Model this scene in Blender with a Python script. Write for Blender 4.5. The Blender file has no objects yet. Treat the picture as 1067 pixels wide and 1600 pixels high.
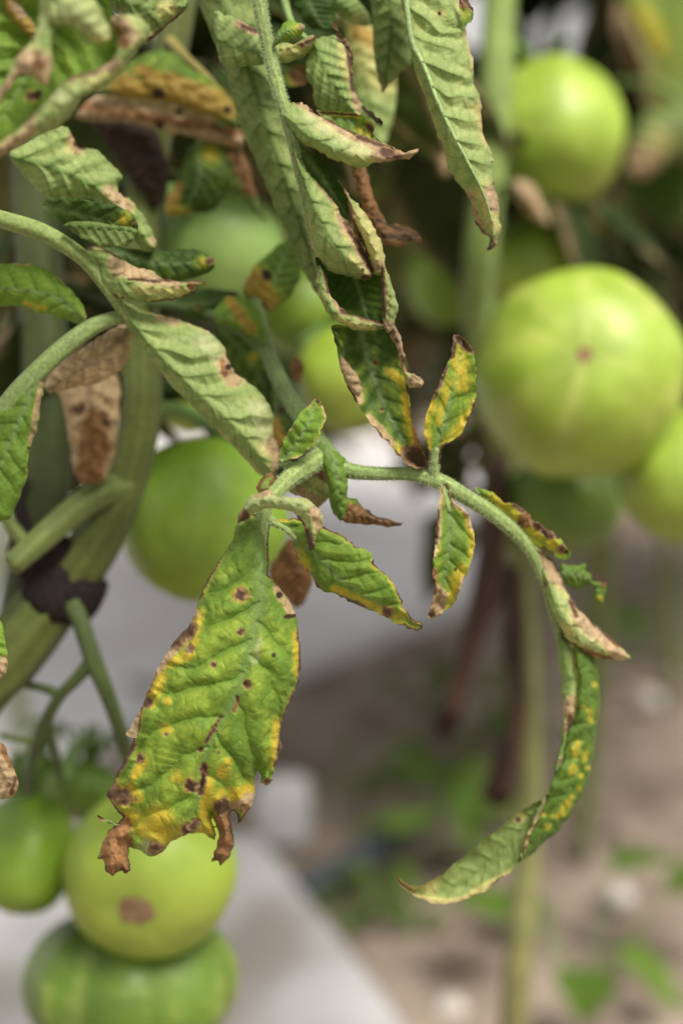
import bpy, math, random
import numpy as np
from mathutils import Vector, Matrix

# ------------------------------------------------------------------ camera, world, sun, exposure
scn = bpy.context.scene
COL = scn.collection
PITCH = math.radians(15.0)
CAM = np.array([0.0, 0.0, 0.65])
FPX = 50.0 / 36.0 * 1600.0          # focal length in photograph pixels
cd = bpy.data.cameras.new('camera')
cam = bpy.data.objects.new('camera', cd)
COL.objects.link(cam)
cam.location = CAM
cam.rotation_euler = (math.pi / 2 - PITCH, 0, 0)
cd.lens = 50.0
cd.sensor_fit = 'VERTICAL'
cd.sensor_height = 36.0
cd.clip_start = 0.02
cd.clip_end = 500
cd.dof.use_dof = True
cd.dof.focus_distance = 0.402
cd.dof.aperture_fstop = 3.9
cd.dof.aperture_blades = 0
scn.camera = cam

SUN_EL, SUN_AZ = math.radians(58), math.radians(140)   # azimuth clockwise from +Y: behind the camera, a little right
w = bpy.data.worlds.new('World')
scn.world = w
w.use_nodes = True
nt = w.node_tree
sky = nt.nodes.new('ShaderNodeTexSky')
sky.sky_type = 'NISHITA'
sky.sun_disc = False
sky.sun_elevation = SUN_EL
sky.sun_rotation = SUN_AZ
sky.air_density = 1.0
sky.dust_density = 3.0
sky.ozone_density = 0.6
hs = nt.nodes.new('ShaderNodeHueSaturation')
hs.inputs['Saturation'].default_value = 0.25
nt.links.new(sky.outputs[0], hs.inputs['Color'])
ov = nt.nodes.new('ShaderNodeMixRGB')          # an even veil of bright cloud over the clear sky
ov.inputs[0].default_value = 0.7
ov.inputs[2].default_value = (7.2, 7.0, 6.6, 1)
nt.links.new(hs.outputs[0], ov.inputs[1])
nt.links.new(ov.outputs[0], nt.nodes['Background'].inputs[0])
nt.nodes['Background'].inputs[1].default_value = 0.07

sd = bpy.data.lights.new('sun', 'SUN')
sd.energy = 3.3
sd.angle = math.radians(24)
sd.color = (1.0, 0.935, 0.82)
sun = bpy.data.objects.new('sun', sd)
COL.objects.link(sun)
sdir = Vector((math.sin(SUN_AZ) * math.cos(SUN_EL), math.cos(SUN_AZ) * math.cos(SUN_EL), math.sin(SUN_EL)))
sun.rotation_euler = sdir.to_track_quat('Z', 'Y').to_euler()
sun.location = (0, -2, 4)

scn.view_settings.view_transform = 'Standard'
scn.view_settings.look = 'None'
scn.view_settings.exposure = 0.80
scn.view_settings.gamma = 1.0
scn.cycles.max_bounces = 8
scn.cycles.transmission_bounces = 6
scn.cycles.use_denoising = True

# ------------------------------------------------------------------ geometry helpers
FWD = np.array([0, math.cos(PITCH), -math.sin(PITCH)])
RGT = np.array([1.0, 0, 0])
UPV = np.array([0, math.sin(PITCH), math.cos(PITCH)])


def P(px, py, d):
    """photograph pixel + distance along the lens axis -> world point(s)"""
    px, py, d = np.broadcast_arrays(np.asarray(px, float), np.asarray(py, float), np.asarray(d, float))
    a = (px - 533.5) / FPX
    b = -(py - 800.0) / FPX
    return CAM + d[..., None] * (FWD + a[..., None] * RGT + b[..., None] * UPV)


def G(px, py, z=0.0):
    """photograph pixel -> world point on the level z"""
    r = FWD + (px - 533.5) / FPX * RGT - (py - 800.0) / FPX * UPV
    t = (z - CAM[2]) / r[2]
    return CAM + t * r


def CV(x, y, z):
    """camera-space vector (right, up, towards the camera) -> world"""
    v = x * RGT + y * UPV - z * FWD
    return v / np.linalg.norm(v)


def hsh(ix, iy, seed):
    n = (ix.astype(np.int64) * 374761393 + iy.astype(np.int64) * 668265263 + seed * 974634777) & 0xFFFFFFFF
    n = ((n ^ (n >> 13)) * 1274126177) & 0xFFFFFFFF
    return ((n ^ (n >> 16)) & 0xFFFF) / 65535.0


def vnoise(x, y, seed=0):
    x = np.asarray(x, float); y = np.asarray(y, float)
    ix, iy = np.floor(x), np.floor(y)
    fx, fy = x - ix, y - iy
    fx = fx * fx * (3 - 2 * fx); fy = fy * fy * (3 - 2 * fy)
    a = hsh(ix, iy, seed); b = hsh(ix + 1, iy, seed); c = hsh(ix, iy + 1, seed); d = hsh(ix + 1, iy + 1, seed)
    return (a + (b - a) * fx) * (1 - fy) + (c + (d - c) * fx) * fy


def fbm(x, y, seed=0, o=4):
    s, amp, t = 0, 1.0, 0
    for k in range(o):
        s = s + amp * vnoise(x * 2 ** k, y * 2 ** k, seed + 17 * k)
        t += amp; amp *= 0.5
    return s / t


def sst(a, b, x):
    t = np.clip((x - a) / (b - a + 1e-12), 0, 1)
    return t * t * (3 - 2 * t)


def catmull(pts, n, closed=False):
    p = np.asarray(pts, float)
    m = len(p)
    if closed:
        idx = np.arange(m)
        p0, p1, p2, p3 = p[(idx - 1) % m], p[idx], p[(idx + 1) % m], p[(idx + 2) % m]
    else:
        q = np.vstack([2 * p[0] - p[1], p, 2 * p[-1] - p[-2]])
        p0, p1, p2, p3 = q[:-3], q[1:-2], q[2:-1], q[3:]
    t = np.linspace(0, 1, n, endpoint=False)[None, :, None]
    p0, p1, p2, p3 = (a[:, None, :] for a in (p0, p1, p2, p3))
    r = 0.5 * (2 * p1 + (p2 - p0) * t + (2 * p0 - 5 * p1 + 4 * p2 - p3) * t ** 2 + (3 * p1 - p0 - 3 * p2 + p3) * t ** 3)
    r = r.reshape(-1, p.shape[1])
    return r if closed else np.vstack([r, p[-1:]])


WL = {}   # world location of every parent


def mesh_np(name, v, f, attrs=None, uv=None, smooth=True):
    me = bpy.data.meshes.new(name)
    f = np.asarray(f, np.int32)
    me.vertices.add(len(v)); me.vertices.foreach_set('co', np.asarray(v, np.float32).ravel())
    k = f.shape[1]
    me.loops.add(f.size); me.loops.foreach_set('vertex_index', f.ravel())
    me.polygons.add(len(f)); me.polygons.foreach_set('loop_start', np.arange(0, f.size, k, dtype=np.int32))
    me.update(calc_edges=True)
    if smooth:
        me.polygons.foreach_set('use_smooth', np.ones(len(f), bool))
    for an, av in (attrs or {}).items():
        av = np.asarray(av, np.float32)
        if av.ndim == 2:
            if av.shape[1] == 3:
                av = np.hstack([av, np.ones((len(av), 1), np.float32)])
            a = me.attributes.new(an, 'FLOAT_COLOR', 'POINT'); a.data.foreach_set('color', av.ravel())
        else:
            a = me.attributes.new(an, 'FLOAT', 'POINT'); a.data.foreach_set('value', av.ravel())
    if uv is not None:
        l = me.uv_layers.new(name='UVMap')
        l.data.foreach_set('uv', np.asarray(uv, np.float32)[f.ravel()].ravel())
    me.validate()
    return me


def put(name, me, mat, parent=None, loc=None, label=None):
    o = bpy.data.objects.new(name, me)
    COL.objects.link(o)
    if mat is not None and not me.materials:
        me.materials.append(mat)
    loc = np.zeros(3) if loc is None else np.asarray(loc, float)
    if parent is not None:
        o.parent = parent
        o.location = loc - WL[parent.name]
    else:
        o.location = loc
    WL[o.name] = loc
    if label:
        o['label'] = label
    return o


def obj_np(name, v, f, mat, parent=None, origin=None, attrs=None, uv=None, smooth=True, label=None):
    v = np.asarray(v, float)
    origin = v.mean(0) if origin is None else np.asarray(origin, float)
    return put(name, mesh_np(name, v - origin, f, attrs, uv, smooth), mat, parent, origin, label)


def empty(name, loc, parent=None):
    o = bpy.data.objects.new(name, None)
    COL.objects.link(o)
    o.empty_display_size = 0.02
    loc = np.asarray(loc, float)
    if parent is not None:
        o.parent = parent
        o.location = loc - WL[parent.name]
    else:
        o.location = loc
    WL[o.name] = loc
    return o


def tag(o, label, cat=None, group=None, kind=None):
    o['label'] = label
    if cat: o['category'] = cat
    if group: o['group'] = group
    if kind: o['kind'] = kind
    return o


def join(parts):
    """parts: list of (v, f, attrs, uv) -> one"""
    V, F, U, A, n = [], [], [], {}, 0
    for v, f, a, uv in parts:
        V.append(v); F.append(np.asarray(f) + n); U.append(uv); n += len(v)
        for k, x in a.items(): A.setdefault(k, []).append(x)
    return np.vstack(V), np.vstack(F), {k: np.concatenate(x) for k, x in A.items()}, np.vstack(U)


# ------------------------------------------------------------------ materials
def new_mat(name):
    m = bpy.data.materials.new(name); m.use_nodes = True
    n = m.node_tree; n.nodes.clear()
    return m, n, (lambda t, **k: _nd(n, t, k)), n.links.new


def _nd(n, t, k):
    x = n.nodes.new('ShaderNode' + t)
    for a, b in k.items():
        if a.startswith('i_'): x.inputs[a[2:].replace('_', ' ')].default_value = b
        elif a.startswith('n_'): x.inputs[int(a[2:])].default_value = b
        else: setattr(x, a, b)
    return x


def leaf_mat():
    m, n, N, L = new_mat('leaf_surface')
    out = N('OutputMaterial')
    up = N('Attribute', attribute_name='cu'); un = N('Attribute', attribute_name='cl')
    und = N('Attribute', attribute_name='und'); geo = N('NewGeometry')
    sub = N('Math', operation='SUBTRACT'); L(und.outputs['Fac'], sub.inputs[0]); L(geo.outputs['Backfacing'], sub.inputs[1])
    ab = N('Math', operation='ABSOLUTE'); L(sub.outputs[0], ab.inputs[0])
    mx = N('MixRGB'); L(ab.outputs[0], mx.inputs[0]); L(up.outputs['Color'], mx.inputs[1]); L(un.outputs['Color'], mx.inputs[2])
    uv = N('UVMap')
    # reticulate tertiary veins and down
    wn_ = N('TexNoise', i_Scale=300.0, i_Detail=2.0); L(uv.outputs[0], wn_.inputs['Vector'])
    wa = N('VectorMath', operation='SCALE'); wa.inputs['Scale'].default_value = 0.0022; L(wn_.outputs['Color'], wa.inputs[0])
    wb = N('VectorMath', operation='ADD'); L(uv.outputs[0], wb.inputs[0]); L(wa.outputs[0], wb.inputs[1])
    vo = N('TexVoronoi', feature='DISTANCE_TO_EDGE', i_Scale=520.0); L(wb.outputs[0], vo.inputs['Vector'])
    vr = N('MapRange'); vr.inputs['From Max'].default_value = 0.22; L(vo.outputs['Distance'], vr.inputs['Value'])
    no = N('TexNoise', i_Scale=2600.0, i_Detail=3.0); L(uv.outputs[0], no.inputs['Vector'])
    no2 = N('TexNoise', i_Scale=500.0, i_Detail=4.0); L(uv.outputs[0], no2.inputs['Vector'])
    r1 = N('MapRange'); r1.inputs['To Min'].default_value = 0.80; r1.inputs['To Max'].default_value = 1.22
    r1.inputs['From Min'].default_value = 0.25; r1.inputs['From Max'].default_value = 0.75; L(no.outputs['Fac'], r1.inputs['Value'])
    r2 = N('MapRange'); r2.inputs['To Min'].default_value = 0.88; r2.inputs['To Max'].default_value = 1.12
    r2.inputs['From Min'].default_value = 0.3; r2.inputs['From Max'].default_value = 0.7; L(no2.outputs['Fac'], r2.inputs['Value'])
    mu = N('Math', operation='MULTIPLY'); L(r1.outputs[0], mu.inputs[0]); L(r2.outputs[0], mu.inputs[1])
    vm = N('MapRange'); vm.inputs['To Min'].default_value = 0.93; vm.inputs['To Max'].default_value = 1.03; L(vr.outputs[0], vm.inputs['Value'])
    mu2 = N('Math', operation='MULTIPLY'); L(mu.outputs[0], mu2.inputs[0]); L(vm.outputs[0], mu2.inputs[1])
    vmul = N('VectorMath', operation='SCALE'); L(mx.outputs[0], vmul.inputs[0]); L(mu2.outputs[0], vmul.inputs['Scale'])
    hgt = N('Math', operation='MULTIPLY_ADD'); hgt.inputs[1].default_value = 0.30; L(no.outputs['Fac'], hgt.inputs[0])
    sgn = N('MapRange'); sgn.inputs['To Min'].default_value = 0.55; sgn.inputs['To Max'].default_value = 0.35; L(ab.outputs[0], sgn.inputs['Value'])
    hv = N('Math', operation='MULTIPLY'); L(vr.outputs[0], hv.inputs[0]); L(sgn.outputs[0], hv.inputs[1])
    L(hv.outputs[0], hgt.inputs[2])
    bp = N('Bump', i_Strength=0.42, i_Distance=0.00022); L(hgt.outputs[0], bp.inputs['Height'])
    ps = N('BsdfPrincipled', i_Roughness=0.62)
    ps.inputs['Specular IOR Level'].default_value = 0.24
    ps.inputs['Sheen Weight'].default_value = 0.04
    ps.inputs['Sheen Roughness'].default_value = 0.45
    L(vmul.outputs[0], ps.inputs['Base Color']); L(bp.outputs[0], ps.inputs['Normal'])
    tc = N('MixRGB', blend_type='MULTIPLY'); tc.inputs[0].default_value = 1.0
    tc.inputs[2].default_value = (1.0, 1.12, 0.55, 1); L(vmul.outputs[0], tc.inputs[1])
    tr = N('BsdfTranslucent'); L(tc.outputs[0], tr.inputs['Color'])
    ms = N('MixShader'); ms.inputs[0].default_value = 0.33
    L(ps.outputs[0], ms.inputs[1]); L(tr.outputs[0], ms.inputs[2]); L(ms.outputs[0], out.inputs[0])
    return m


def stem_mat():
    m, n, N, L = new_mat('stem_skin')
    out = N('OutputMaterial'); ca = N('Attribute', attribute_name='cu')
    tc = N('TexCoord')
    no = N('TexNoise', i_Scale=900.0, i_Detail=3.0); L(tc.outputs['Object'], no.inputs['Vector'])
    no2 = N('TexNoise', i_Scale=60.0, i_Detail=4.0); L(tc.outputs['Object'], no2.inputs['Vector'])
    r1 = N('MapRange'); r1.inputs['To Min'].default_value = 0.75; r1.inputs['To Max'].default_value = 1.28
    r1.inputs['From Min'].default_value = 0.3; r1.inputs['From Max'].default_value = 0.7; L(no.outputs['Fac'], r1.inputs['Value'])
    r2 = N('MapRange'); r2.inputs['To Min'].default_value = 0.8; r2.inputs['To Max'].default_value = 1.2
    r2.inputs['From Min'].default_value = 0.3; r2.inputs['From Max'].default_value = 0.7; L(no2.outputs['Fac'], r2.inputs['Value'])
    mu = N('Math', operation='MULTIPLY'); L(r1.outputs[0], mu.inputs[0]); L(r2.outputs[0], mu.inputs[1])
    vm = N('VectorMath', operation='SCALE'); L(ca.outputs['Color'], vm.inputs[0]); L(mu.outputs[0], vm.inputs['Scale'])
    bp = N('Bump', i_Strength=0.5, i_Distance=0.0004); L(no.outputs['Fac'], bp.inputs['Height'])
    ps = N('BsdfPrincipled', i_Roughness=0.6); ps.inputs['Specular IOR Level'].default_value = 0.3
    ps.inputs['Sheen Weight'].default_value = 0.08
    L(vm.outputs[0], ps.inputs['Base Color']); L(bp.outputs[0], ps.inputs['Normal']); L(ps.outputs[0], out.inputs[0])
    return m


def fruit_mat():
    m, n, N, L = new_mat('tomato_skin')
    out = N('OutputMaterial'); ca = N('Attribute', attribute_name='cu')
    tc = N('TexCoord')
    no = N('TexNoise', i_Scale=45.0, i_Detail=5.0); L(tc.outputs['Object'], no.inputs['Vector'])
    sp_ = N('TexNoise', i_Scale=700.0, i_Detail=2.0); L(tc.outputs['Object'], sp_.inputs['Vector'])
    r1 = N('MapRange'); r1.inputs['To Min'].default_value = 0.78; r1.inputs['To Max'].default_value = 1.18
    r1.inputs['From Min'].default_value = 0.3; r1.inputs['From Max'].default_value = 0.7; L(no.outputs['Fac'], r1.inputs['Value'])
    vm = N('VectorMath', operation='SCALE'); L(ca.outputs['Color'], vm.inputs[0]); L(r1.outputs[0], vm.inputs['Scale'])
    rs_ = N('MapRange'); rs_.inputs['From Min'].default_value = 0.62; rs_.inputs['From Max'].default_value = 0.70; L(sp_.outputs['Fac'], rs_.inputs['Value'])
    mxs = N('MixRGB'); mxs.inputs[2].default_value = (0.42, 0.45, 0.22, 1)
    fs = N('Math', operation='MULTIPLY'); fs.inputs[1].default_value = 0.35; L(rs_.outputs[0], fs.inputs[0]); L(fs.outputs[0], mxs.inputs[0]); L(vm.outputs[0], mxs.inputs[1]); vm = mxs
    ps = N('BsdfPrincipled', i_Roughness=0.42)
    rr_ = N('MapRange'); rr_.inputs['To Min'].default_value = 0.34; rr_.inputs['To Max'].default_value = 0.56; L(no.outputs['Fac'], rr_.inputs['Value']); L(rr_.outputs[0], ps.inputs['Roughness']); ps.inputs['Specular IOR Level'].default_value = 0.5
    ps.inputs['Subsurface Weight'].default_value = 0.25
    ps.inputs['Subsurface Radius'].default_value = (0.006, 0.009, 0.002)
    ps.inputs['Subsurface Scale'].default_value = 1.0
    L(vm.outputs[0], ps.inputs['Base Color']); L(ps.outputs[0], out.inputs[0])
    return m


def simple_mat(name, c1, c2, scale, rough=0.85, bump=0.5, dist=0.004, spec=0.3, detail=6.0, c3=None, sc3=3.0):
    m, n, N, L = new_mat(name)
    out = N('OutputMaterial'); tc = N('TexCoord')
    no = N('TexNoise', i_Scale=scale, i_Detail=detail, i_Roughness=0.65); L(tc.outputs['Object'], no.inputs['Vector'])
    cr = N('ValToRGB'); cr.color_ramp.elements[0].position = 0.32; cr.color_ramp.elements[1].position = 0.68
    cr.color_ramp.elements[0].color = (*c1, 1); cr.color_ramp.elements[1].color = (*c2, 1)
    L(no.outputs['Fac'], cr.inputs[0])
    col = cr.outputs[0]
    if c3 is not None:
        n3 = N('TexNoise', i_Scale=sc3, i_Detail=4.0); L(tc.outputs['Object'], n3.inputs['Vector'])
        r3 = N('MapRange'); r3.inputs['From Min'].default_value = 0.5; r3.inputs['From Max'].default_value = 0.68; L(n3.outputs['Fac'], r3.inputs['Value'])
        mx = N('MixRGB'); mx.inputs[2].default_value = (*c3, 1); L(r3.outputs[0], mx.inputs[0]); L(col, mx.inputs[1]); col = mx.outputs[0]
    bp = N('Bump', i_Strength=bump, i_Distance=dist); L(no.outputs['Fac'], bp.inputs['Height'])
    ps = N('BsdfPrincipled', i_Roughness=rough); ps.inputs['Specular IOR Level'].default_value = spec
    L(col, ps.inputs['Base Color']); L(bp.outputs[0], ps.inputs['Normal']); L(ps.outputs[0], out.inputs[0])
    return m


M_LEAF, M_STEM, M_FRUIT = leaf_mat(), stem_mat(), fruit_mat()
M_SOIL = simple_mat('dry_soil', (0.15, 0.115, 0.094), (0.34, 0.28, 0.235), 14.0, 0.95, 0.8, 0.01, 0.1, 8.0, (0.20, 0.16, 0.13), 2.5)
M_CLOD = simple_mat('soil_clod', (0.14, 0.105, 0.082), (0.34, 0.28, 0.235), 20.0, 0.95, 0.8, 0.004, 0.1)
M_PATH = simple_mat('path_concrete', (0.62, 0.61, 0.63), (0.74, 0.73, 0.75), 9.0, 0.9, 0.4, 0.004, 0.2, 7.0, (0.50, 0.48, 0.48), 2.2)
M_BOARD = simple_mat('grey_white_board', (0.38, 0.38, 0.40), (0.48, 0.48, 0.50), 16.0, 0.75, 0.25, 0.003, 0.3, 7.0, (0.29, 0.265, 0.245), 7.0)
M_FOAM = simple_mat('white_foam', (0.42, 0.42, 0.43), (0.54, 0.54, 0.55), 40.0, 0.8, 0.4, 0.003, 0.3)
M_HOSE = simple_mat('black_rubber', (0.03, 0.036, 0.045), (0.06, 0.07, 0.085), 60.0, 0.5, 0.3, 0.001, 0.4)
M_TIE = simple_mat('black_cloth', (0.012, 0.009, 0.010), (0.03, 0.022, 0.022), 300.0, 0.9, 0.8, 0.001, 0.15)
M_STONE = simple_mat('pale_stone', (0.36, 0.33, 0.30), (0.52, 0.49, 0.46), 40.0, 0.9, 0.5, 0.002, 0.2)
M_SCAR = simple_mat('corky_scar', (0.13, 0.075, 0.04), (0.38, 0.25, 0.15), 230.0, 0.95, 1.0, 0.002, 0.1)

# palette (linear, surface colours; the darker underside ud carries painted shade)
C = {k: np.array(v) for k, v in dict(
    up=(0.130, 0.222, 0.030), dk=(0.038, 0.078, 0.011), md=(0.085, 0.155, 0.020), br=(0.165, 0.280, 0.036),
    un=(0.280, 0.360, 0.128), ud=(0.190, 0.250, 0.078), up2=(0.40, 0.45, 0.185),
    yel=(0.50, 0.385, 0.040), lime=(0.260, 0.350, 0.045), yun=(0.56, 0.50, 0.20),
    nec=(0.140, 0.080, 0.048), dnec=(0.045, 0.024, 0.016), tan=(0.48, 0.345, 0.205), rust=(0.29, 0.150, 0.065), brn=(0.20, 0.115, 0.055),
    och=(0.36, 0.225, 0.05), pale=(0.52, 0.53, 0.31)).items()}


def lerp(a, b, t):
    return a + (b - a) * t[:, None]


_seed = [11]


def blade(poly, mid, d0, und=0, base='up', base_u='un', roll=0.0, tilt=0.0, cup=0.0, step=3.0, pk=0.8, nv=7, ang=0.55,
          mott=0.3, spots=(), edge=None, tip=None, wav=1.0, jag=1.2, sharp=False, halo=1.0, vein=0.9, edge_y=0.0, mw=0.0012):
    """one sheet of leaf tissue. poly: outline and mid: midrib (x, y[, mm back]) read off the photograph; d0: its distance.
    roll: metres the margins bend back; tilt: metres the right margin lies further back than the midrib."""
    _seed[0] += 1; sd_ = _seed[0]
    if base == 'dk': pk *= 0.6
    if base_u == 'un' and und == 0: vein *= 0.9
    poly = np.asarray(poly, float)
    pl = catmull(poly, 6, True) if not sharp else np.vstack([poly[i] + (poly[(i + 1) % len(poly)] - poly[i]) * t for i in range(len(poly)) for t in np.linspace(0, 1, 5, endpoint=False)])
    if jag:
        jn = fbm(pl[:, 0] * 0.16, pl[:, 1] * 0.16, sd_, 3) - 0.5
        jn2 = fbm(pl[:, 0] * 0.16, pl[:, 1] * 0.16, sd_ + 5, 3) - 0.5
        pl = pl + np.c_[jn, jn2] * jag * 6
    x0, y0 = pl.min(0) - step; x1, y1 = pl.max(0) + step
    gx = np.arange(x0, x1 + step, step); gy = np.arange(y0, y1 + step, step)
    X, Y = np.meshgrid(gx, gy); sh = X.shape
    X = X.ravel(); Y = Y.ravel()
    a = pl; b = np.roll(pl, -1, 0)
    inside = np.zeros(len(X), bool); best = np.full(len(X), 1e9); bx = X.copy(); by = Y.copy()
    for (ax, ay), (cx, cy) in zip(a, b):
        cond = ((ay > Y) != (cy > Y))
        if cy != ay:
            inside ^= cond & (X < (cx - ax) * (Y - ay) / (cy - ay) + ax)
        dx, dy = cx - ax, cy - ay
        l2 = dx * dx + dy * dy + 1e-9
        t = np.clip(((X - ax) * dx + (Y - ay) * dy) / l2, 0, 1)
        qx, qy = ax + t * dx, ay + t * dy
        dd = (X - qx) ** 2 + (Y - qy) ** 2
        u_ = dd < best
        best = np.where(u_, dd, best); bx = np.where(u_, qx, bx); by = np.where(u_, qy, by)
    bd = np.sqrt(best)
    ins = inside.reshape(sh)
    cells = ins[:-1, :-1] | ins[1:, :-1] | ins[1:, 1:] | ins[:-1, 1:]
    near = (bd < step * 0.35) & inside
    mv = ~inside | near
    X = np.where(mv, bx, X); Y = np.where(mv, by, Y); bd = np.where(mv, 0.0, bd)
    ii, jj = np.nonzero(cells)
    wn = sh[1]
    F = np.c_[ii * wn + jj, (ii + 1) * wn + jj, (ii + 1) * wn + jj + 1, ii * wn + jj + 1]
    used = np.unique(F); rm = np.full(len(X), -1); rm[used] = np.arange(len(used)); F = rm[F]
    X, Y, bd = X[used], Y[used], bd[used]
    # midrib coordinates
    mid = np.array([(*q, 0.0) if len(q) == 2 else q for q in mid], float)
    ml = catmull(mid, 8) if len(mid) > 2 else mid
    seg = np.linalg.norm(np.diff(ml[:, :2], axis=0), axis=1); cum = np.r_[0, np.cumsum(seg)]
    bt = np.zeros(len(X)); bs = np.full(len(X), 1e9); sg = np.ones(len(X)); mz = np.zeros(len(X))
    last = len(ml) - 2
    for k in range(len(ml) - 1):
        ax, ay, az = ml[k]; dx, dy, dz = ml[k + 1] - ml[k]
        l2 = dx * dx + dy * dy + 1e-9
        tr = ((X - ax) * dx + (Y - ay) * dy) / l2
        lo, hi = (-3.0 if k == 0 else 0.0), (3.0 if k == last else 1.0)
        t = np.clip(tr, lo, hi)
        ex, ey = X - ax - t * dx, Y - ay - t * dy
        dd = np.hypot(ex, ey); u_ = dd < bs
        bs = np.where(u_, dd, bs); bt = np.where(u_, cum[k] + t * seg[k], bt)
        sg = np.where(u_, np.sign(dx * ey - dy * ex), sg); mz = np.where(u_, az + t * dz, mz)
    sg = np.where(sg == 0, 1, -sg)      # +1 on the picture's right of a midrib running downwards
    Lp = cum[-1]
    v = bt / Lp
    u = sg * bs / (bs + bd + 1e-6)
    k = d0 / FPX
    am, cm = bt * k, bs * k
    spc = Lp * k / nv
    wob = (fbm(X * 0.02, Y * 0.02, sd_ + 3, 3) - 0.5) * spc * 0.7
    q = am - cm * ang - 0.35 * cm * cm / max(spc, 1e-4) * 0.12 + np.where(sg > 0, 0.0, 0.45 * spc) + wob
    ph = q / spc - np.floor(q / spc)
    vd = np.abs(ph - 0.5) * spc * 0.8            # metres to the nearest side vein
    md = cm
    w1, w0 = 0.00055, mw * (1 - 0.75 * np.clip(v, 0, 1))
    lat = np.exp(-(vd / w1) ** 2) * (0.85 - 0.45 * np.abs(u))
    mrib = np.exp(-(md / w0) ** 2) * (1 - 0.3 * np.clip(v, 0, 1))
    vmask = np.maximum(lat, mrib)
    # second-order veins between the side veins
    q2 = am * 0.55 + cm + wob * 1.7; s2 = spc * 0.42; p2 = q2 / s2 - np.floor(q2 / s2)
    v2 = np.exp(-((np.abs(p2 - 0.5) * s2) / 0.0005) ** 2) * 0.4
    rise = (1 - np.exp(-(np.minimum(vd, md * 1.2) / 0.0022) ** 2)) * (1 - 0.4 * v2)
    rise = rise * sst(0, 10, bd) * 0.8 + (1 - np.exp(-(md / 0.004) ** 2)) * 0.2
    up_s = 1.0 if not und else -1.0
    dz = -up_s * rise * pk * 0.0015
    dz = dz + up_s * (np.exp(-(vd / 0.00045) ** 2) * (1 - 0.6 * np.abs(u)) + 0.35 * v2) * 0.00055
    dz = dz + (fbm(X * 0.022, Y * 0.022, sd_ + 9, 3) - 0.5) * 0.005 * wav * (0.3 + 0.7 * np.abs(u))
    dz = dz + (fbm(X * 0.07, Y * 0.07, sd_ + 29, 2) - 0.5) * 0.0022 * wav * sst(0.55, 1.0, np.abs(u))
    d = d0 + mz * 0.001 + dz + roll * (1 - np.sqrt(np.clip(1 - 0.97 * u * u, 0, 1))) + tilt * u + cup * u * u
    # ---- colour: chlorosis, lesions, dry margins
    n1 = fbm(X * 0.018, Y * 0.018, sd_ + 1, 4); n2 = fbm(X * 0.06, Y * 0.06, sd_ + 2, 3); n3 = fbm(X * 0.25, Y * 0.25, sd_ + 4, 3)
    cell = np.clip(rise * 1.25, 0, 1)
    mo = np.clip(sst(0.42, 0.66, n1 * 0.55 + n2 * 0.45) * cell * 1.1 * mott * 2, 0, 1)
    ys = np.zeros(len(X)); ns = ys.copy(); ts = ys.copy(); hl = ys.copy(); rs = ys.copy(); os_ = ys.copy(); ds = ys.copy(); ps_ = ys.copy()
    ring = ys.copy()
    nd = (n2 - 0.5) * 16 + (n3 - 0.5) * 9
    for s in spots:
        kk = s[0]
        if len(s) == 4:
            dd = np.hypot(X - s[1], Y - s[2]); r = s[3]
        else:
            ax, ay, cx, cy, r = s[1:]
            dx, dy = cx - ax, cy - ay
            t = np.clip(((X - ax) * dx + (Y - ay) * dy) / (dx * dx + dy * dy + 1e-9), 0, 1)
            dd = np.hypot(X - ax - t * dx, Y - ay - t * dy)
        dn = dd + nd * min(1.0, r / 14.0)
        soft = 1 - sst(r * 0.82, r * 1.12 + 0.6, dn)
        if kk == 'y': ys = np.maximum(ys, 1 - sst(r * 0.2, r * 1.65, dn))
        elif kk == 'n':
            ns = np.maximum(ns, soft); hl = np.maximum(hl, (1 - sst(r * 0.9, r * 1.45 + 3.0, dn)) * min(1.0, 0.25 + r / 14.0))
            ring = np.where(soft > 0.2, dn / max(r, 3), ring)
        elif kk == 'd': ds = np.maximum(ds, soft)
        elif kk == 't': ts = np.maximum(ts, soft); hl = np.maximum(hl, 0.6 * (1 - sst(r, r * 1.4 + 4, dn)))
        elif kk == 'r': rs = np.maximum(rs, soft)
        elif kk == 'o': os_ = np.maximum(os_, 0.9 * (1 - sst(r * 0.4, r * 1.35, dn)))
        elif kk == 'p': ps_ = np.maximum(ps_, 0.7 * (1 - sst(0, r * 1.5, dn)) * (0.35 + 0.65 * cell))
    if edge:
        wd, et = edge
        ew = wd * 2.4 * sst(0.40, 0.72, fbm(X * 0.028, Y * 0.028, sd_ + 7, 3)) + 0.05
        em = (1 - sst(ew * 0.55, ew * 1.15, bd + (n3 - 0.5) * 4)) * sst(0.2, 1.0, ew)
        if et == 'n': ns = np.maximum(ns, em)
        elif et == 't': ts = np.maximum(ts, em)
        elif et == 'r': rs = np.maximum(rs, em)
        hl = np.maximum(hl, 0.8 * (1 - sst(ew, ew * 2.2 + 3, bd)) * sst(0.3, 2.0, ew))
    if edge_y: ys = np.maximum(ys, (1 - sst(edge_y * 0.3, edge_y * 1.4, bd + (n2 - 0.5) * edge_y * 1.6)) * (0.15 + 0.85 * sst(0.38, 0.62, fbm(X * 0.02, Y * 0.02, sd_ + 8, 3))))
    if tip:
        v0, tt = tip
        tm = sst(v0 - 0.05, v0 + 0.05, v + (n2 - 0.5) * 0.25)
        if tt == 'n': ns = np.maximum(ns, tm)
        elif tt == 'r': rs = np.maximum(rs, tm)
        else: ts = np.maximum(ts, tm)
        hl = np.maximum(hl, 0.8 * sst(v0 - 0.16, v0, v + (n2 - 0.5) * 0.2))
    dead = np.clip(np.maximum.reduce([ns, ts, rs, ds]), 0, 1)
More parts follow.
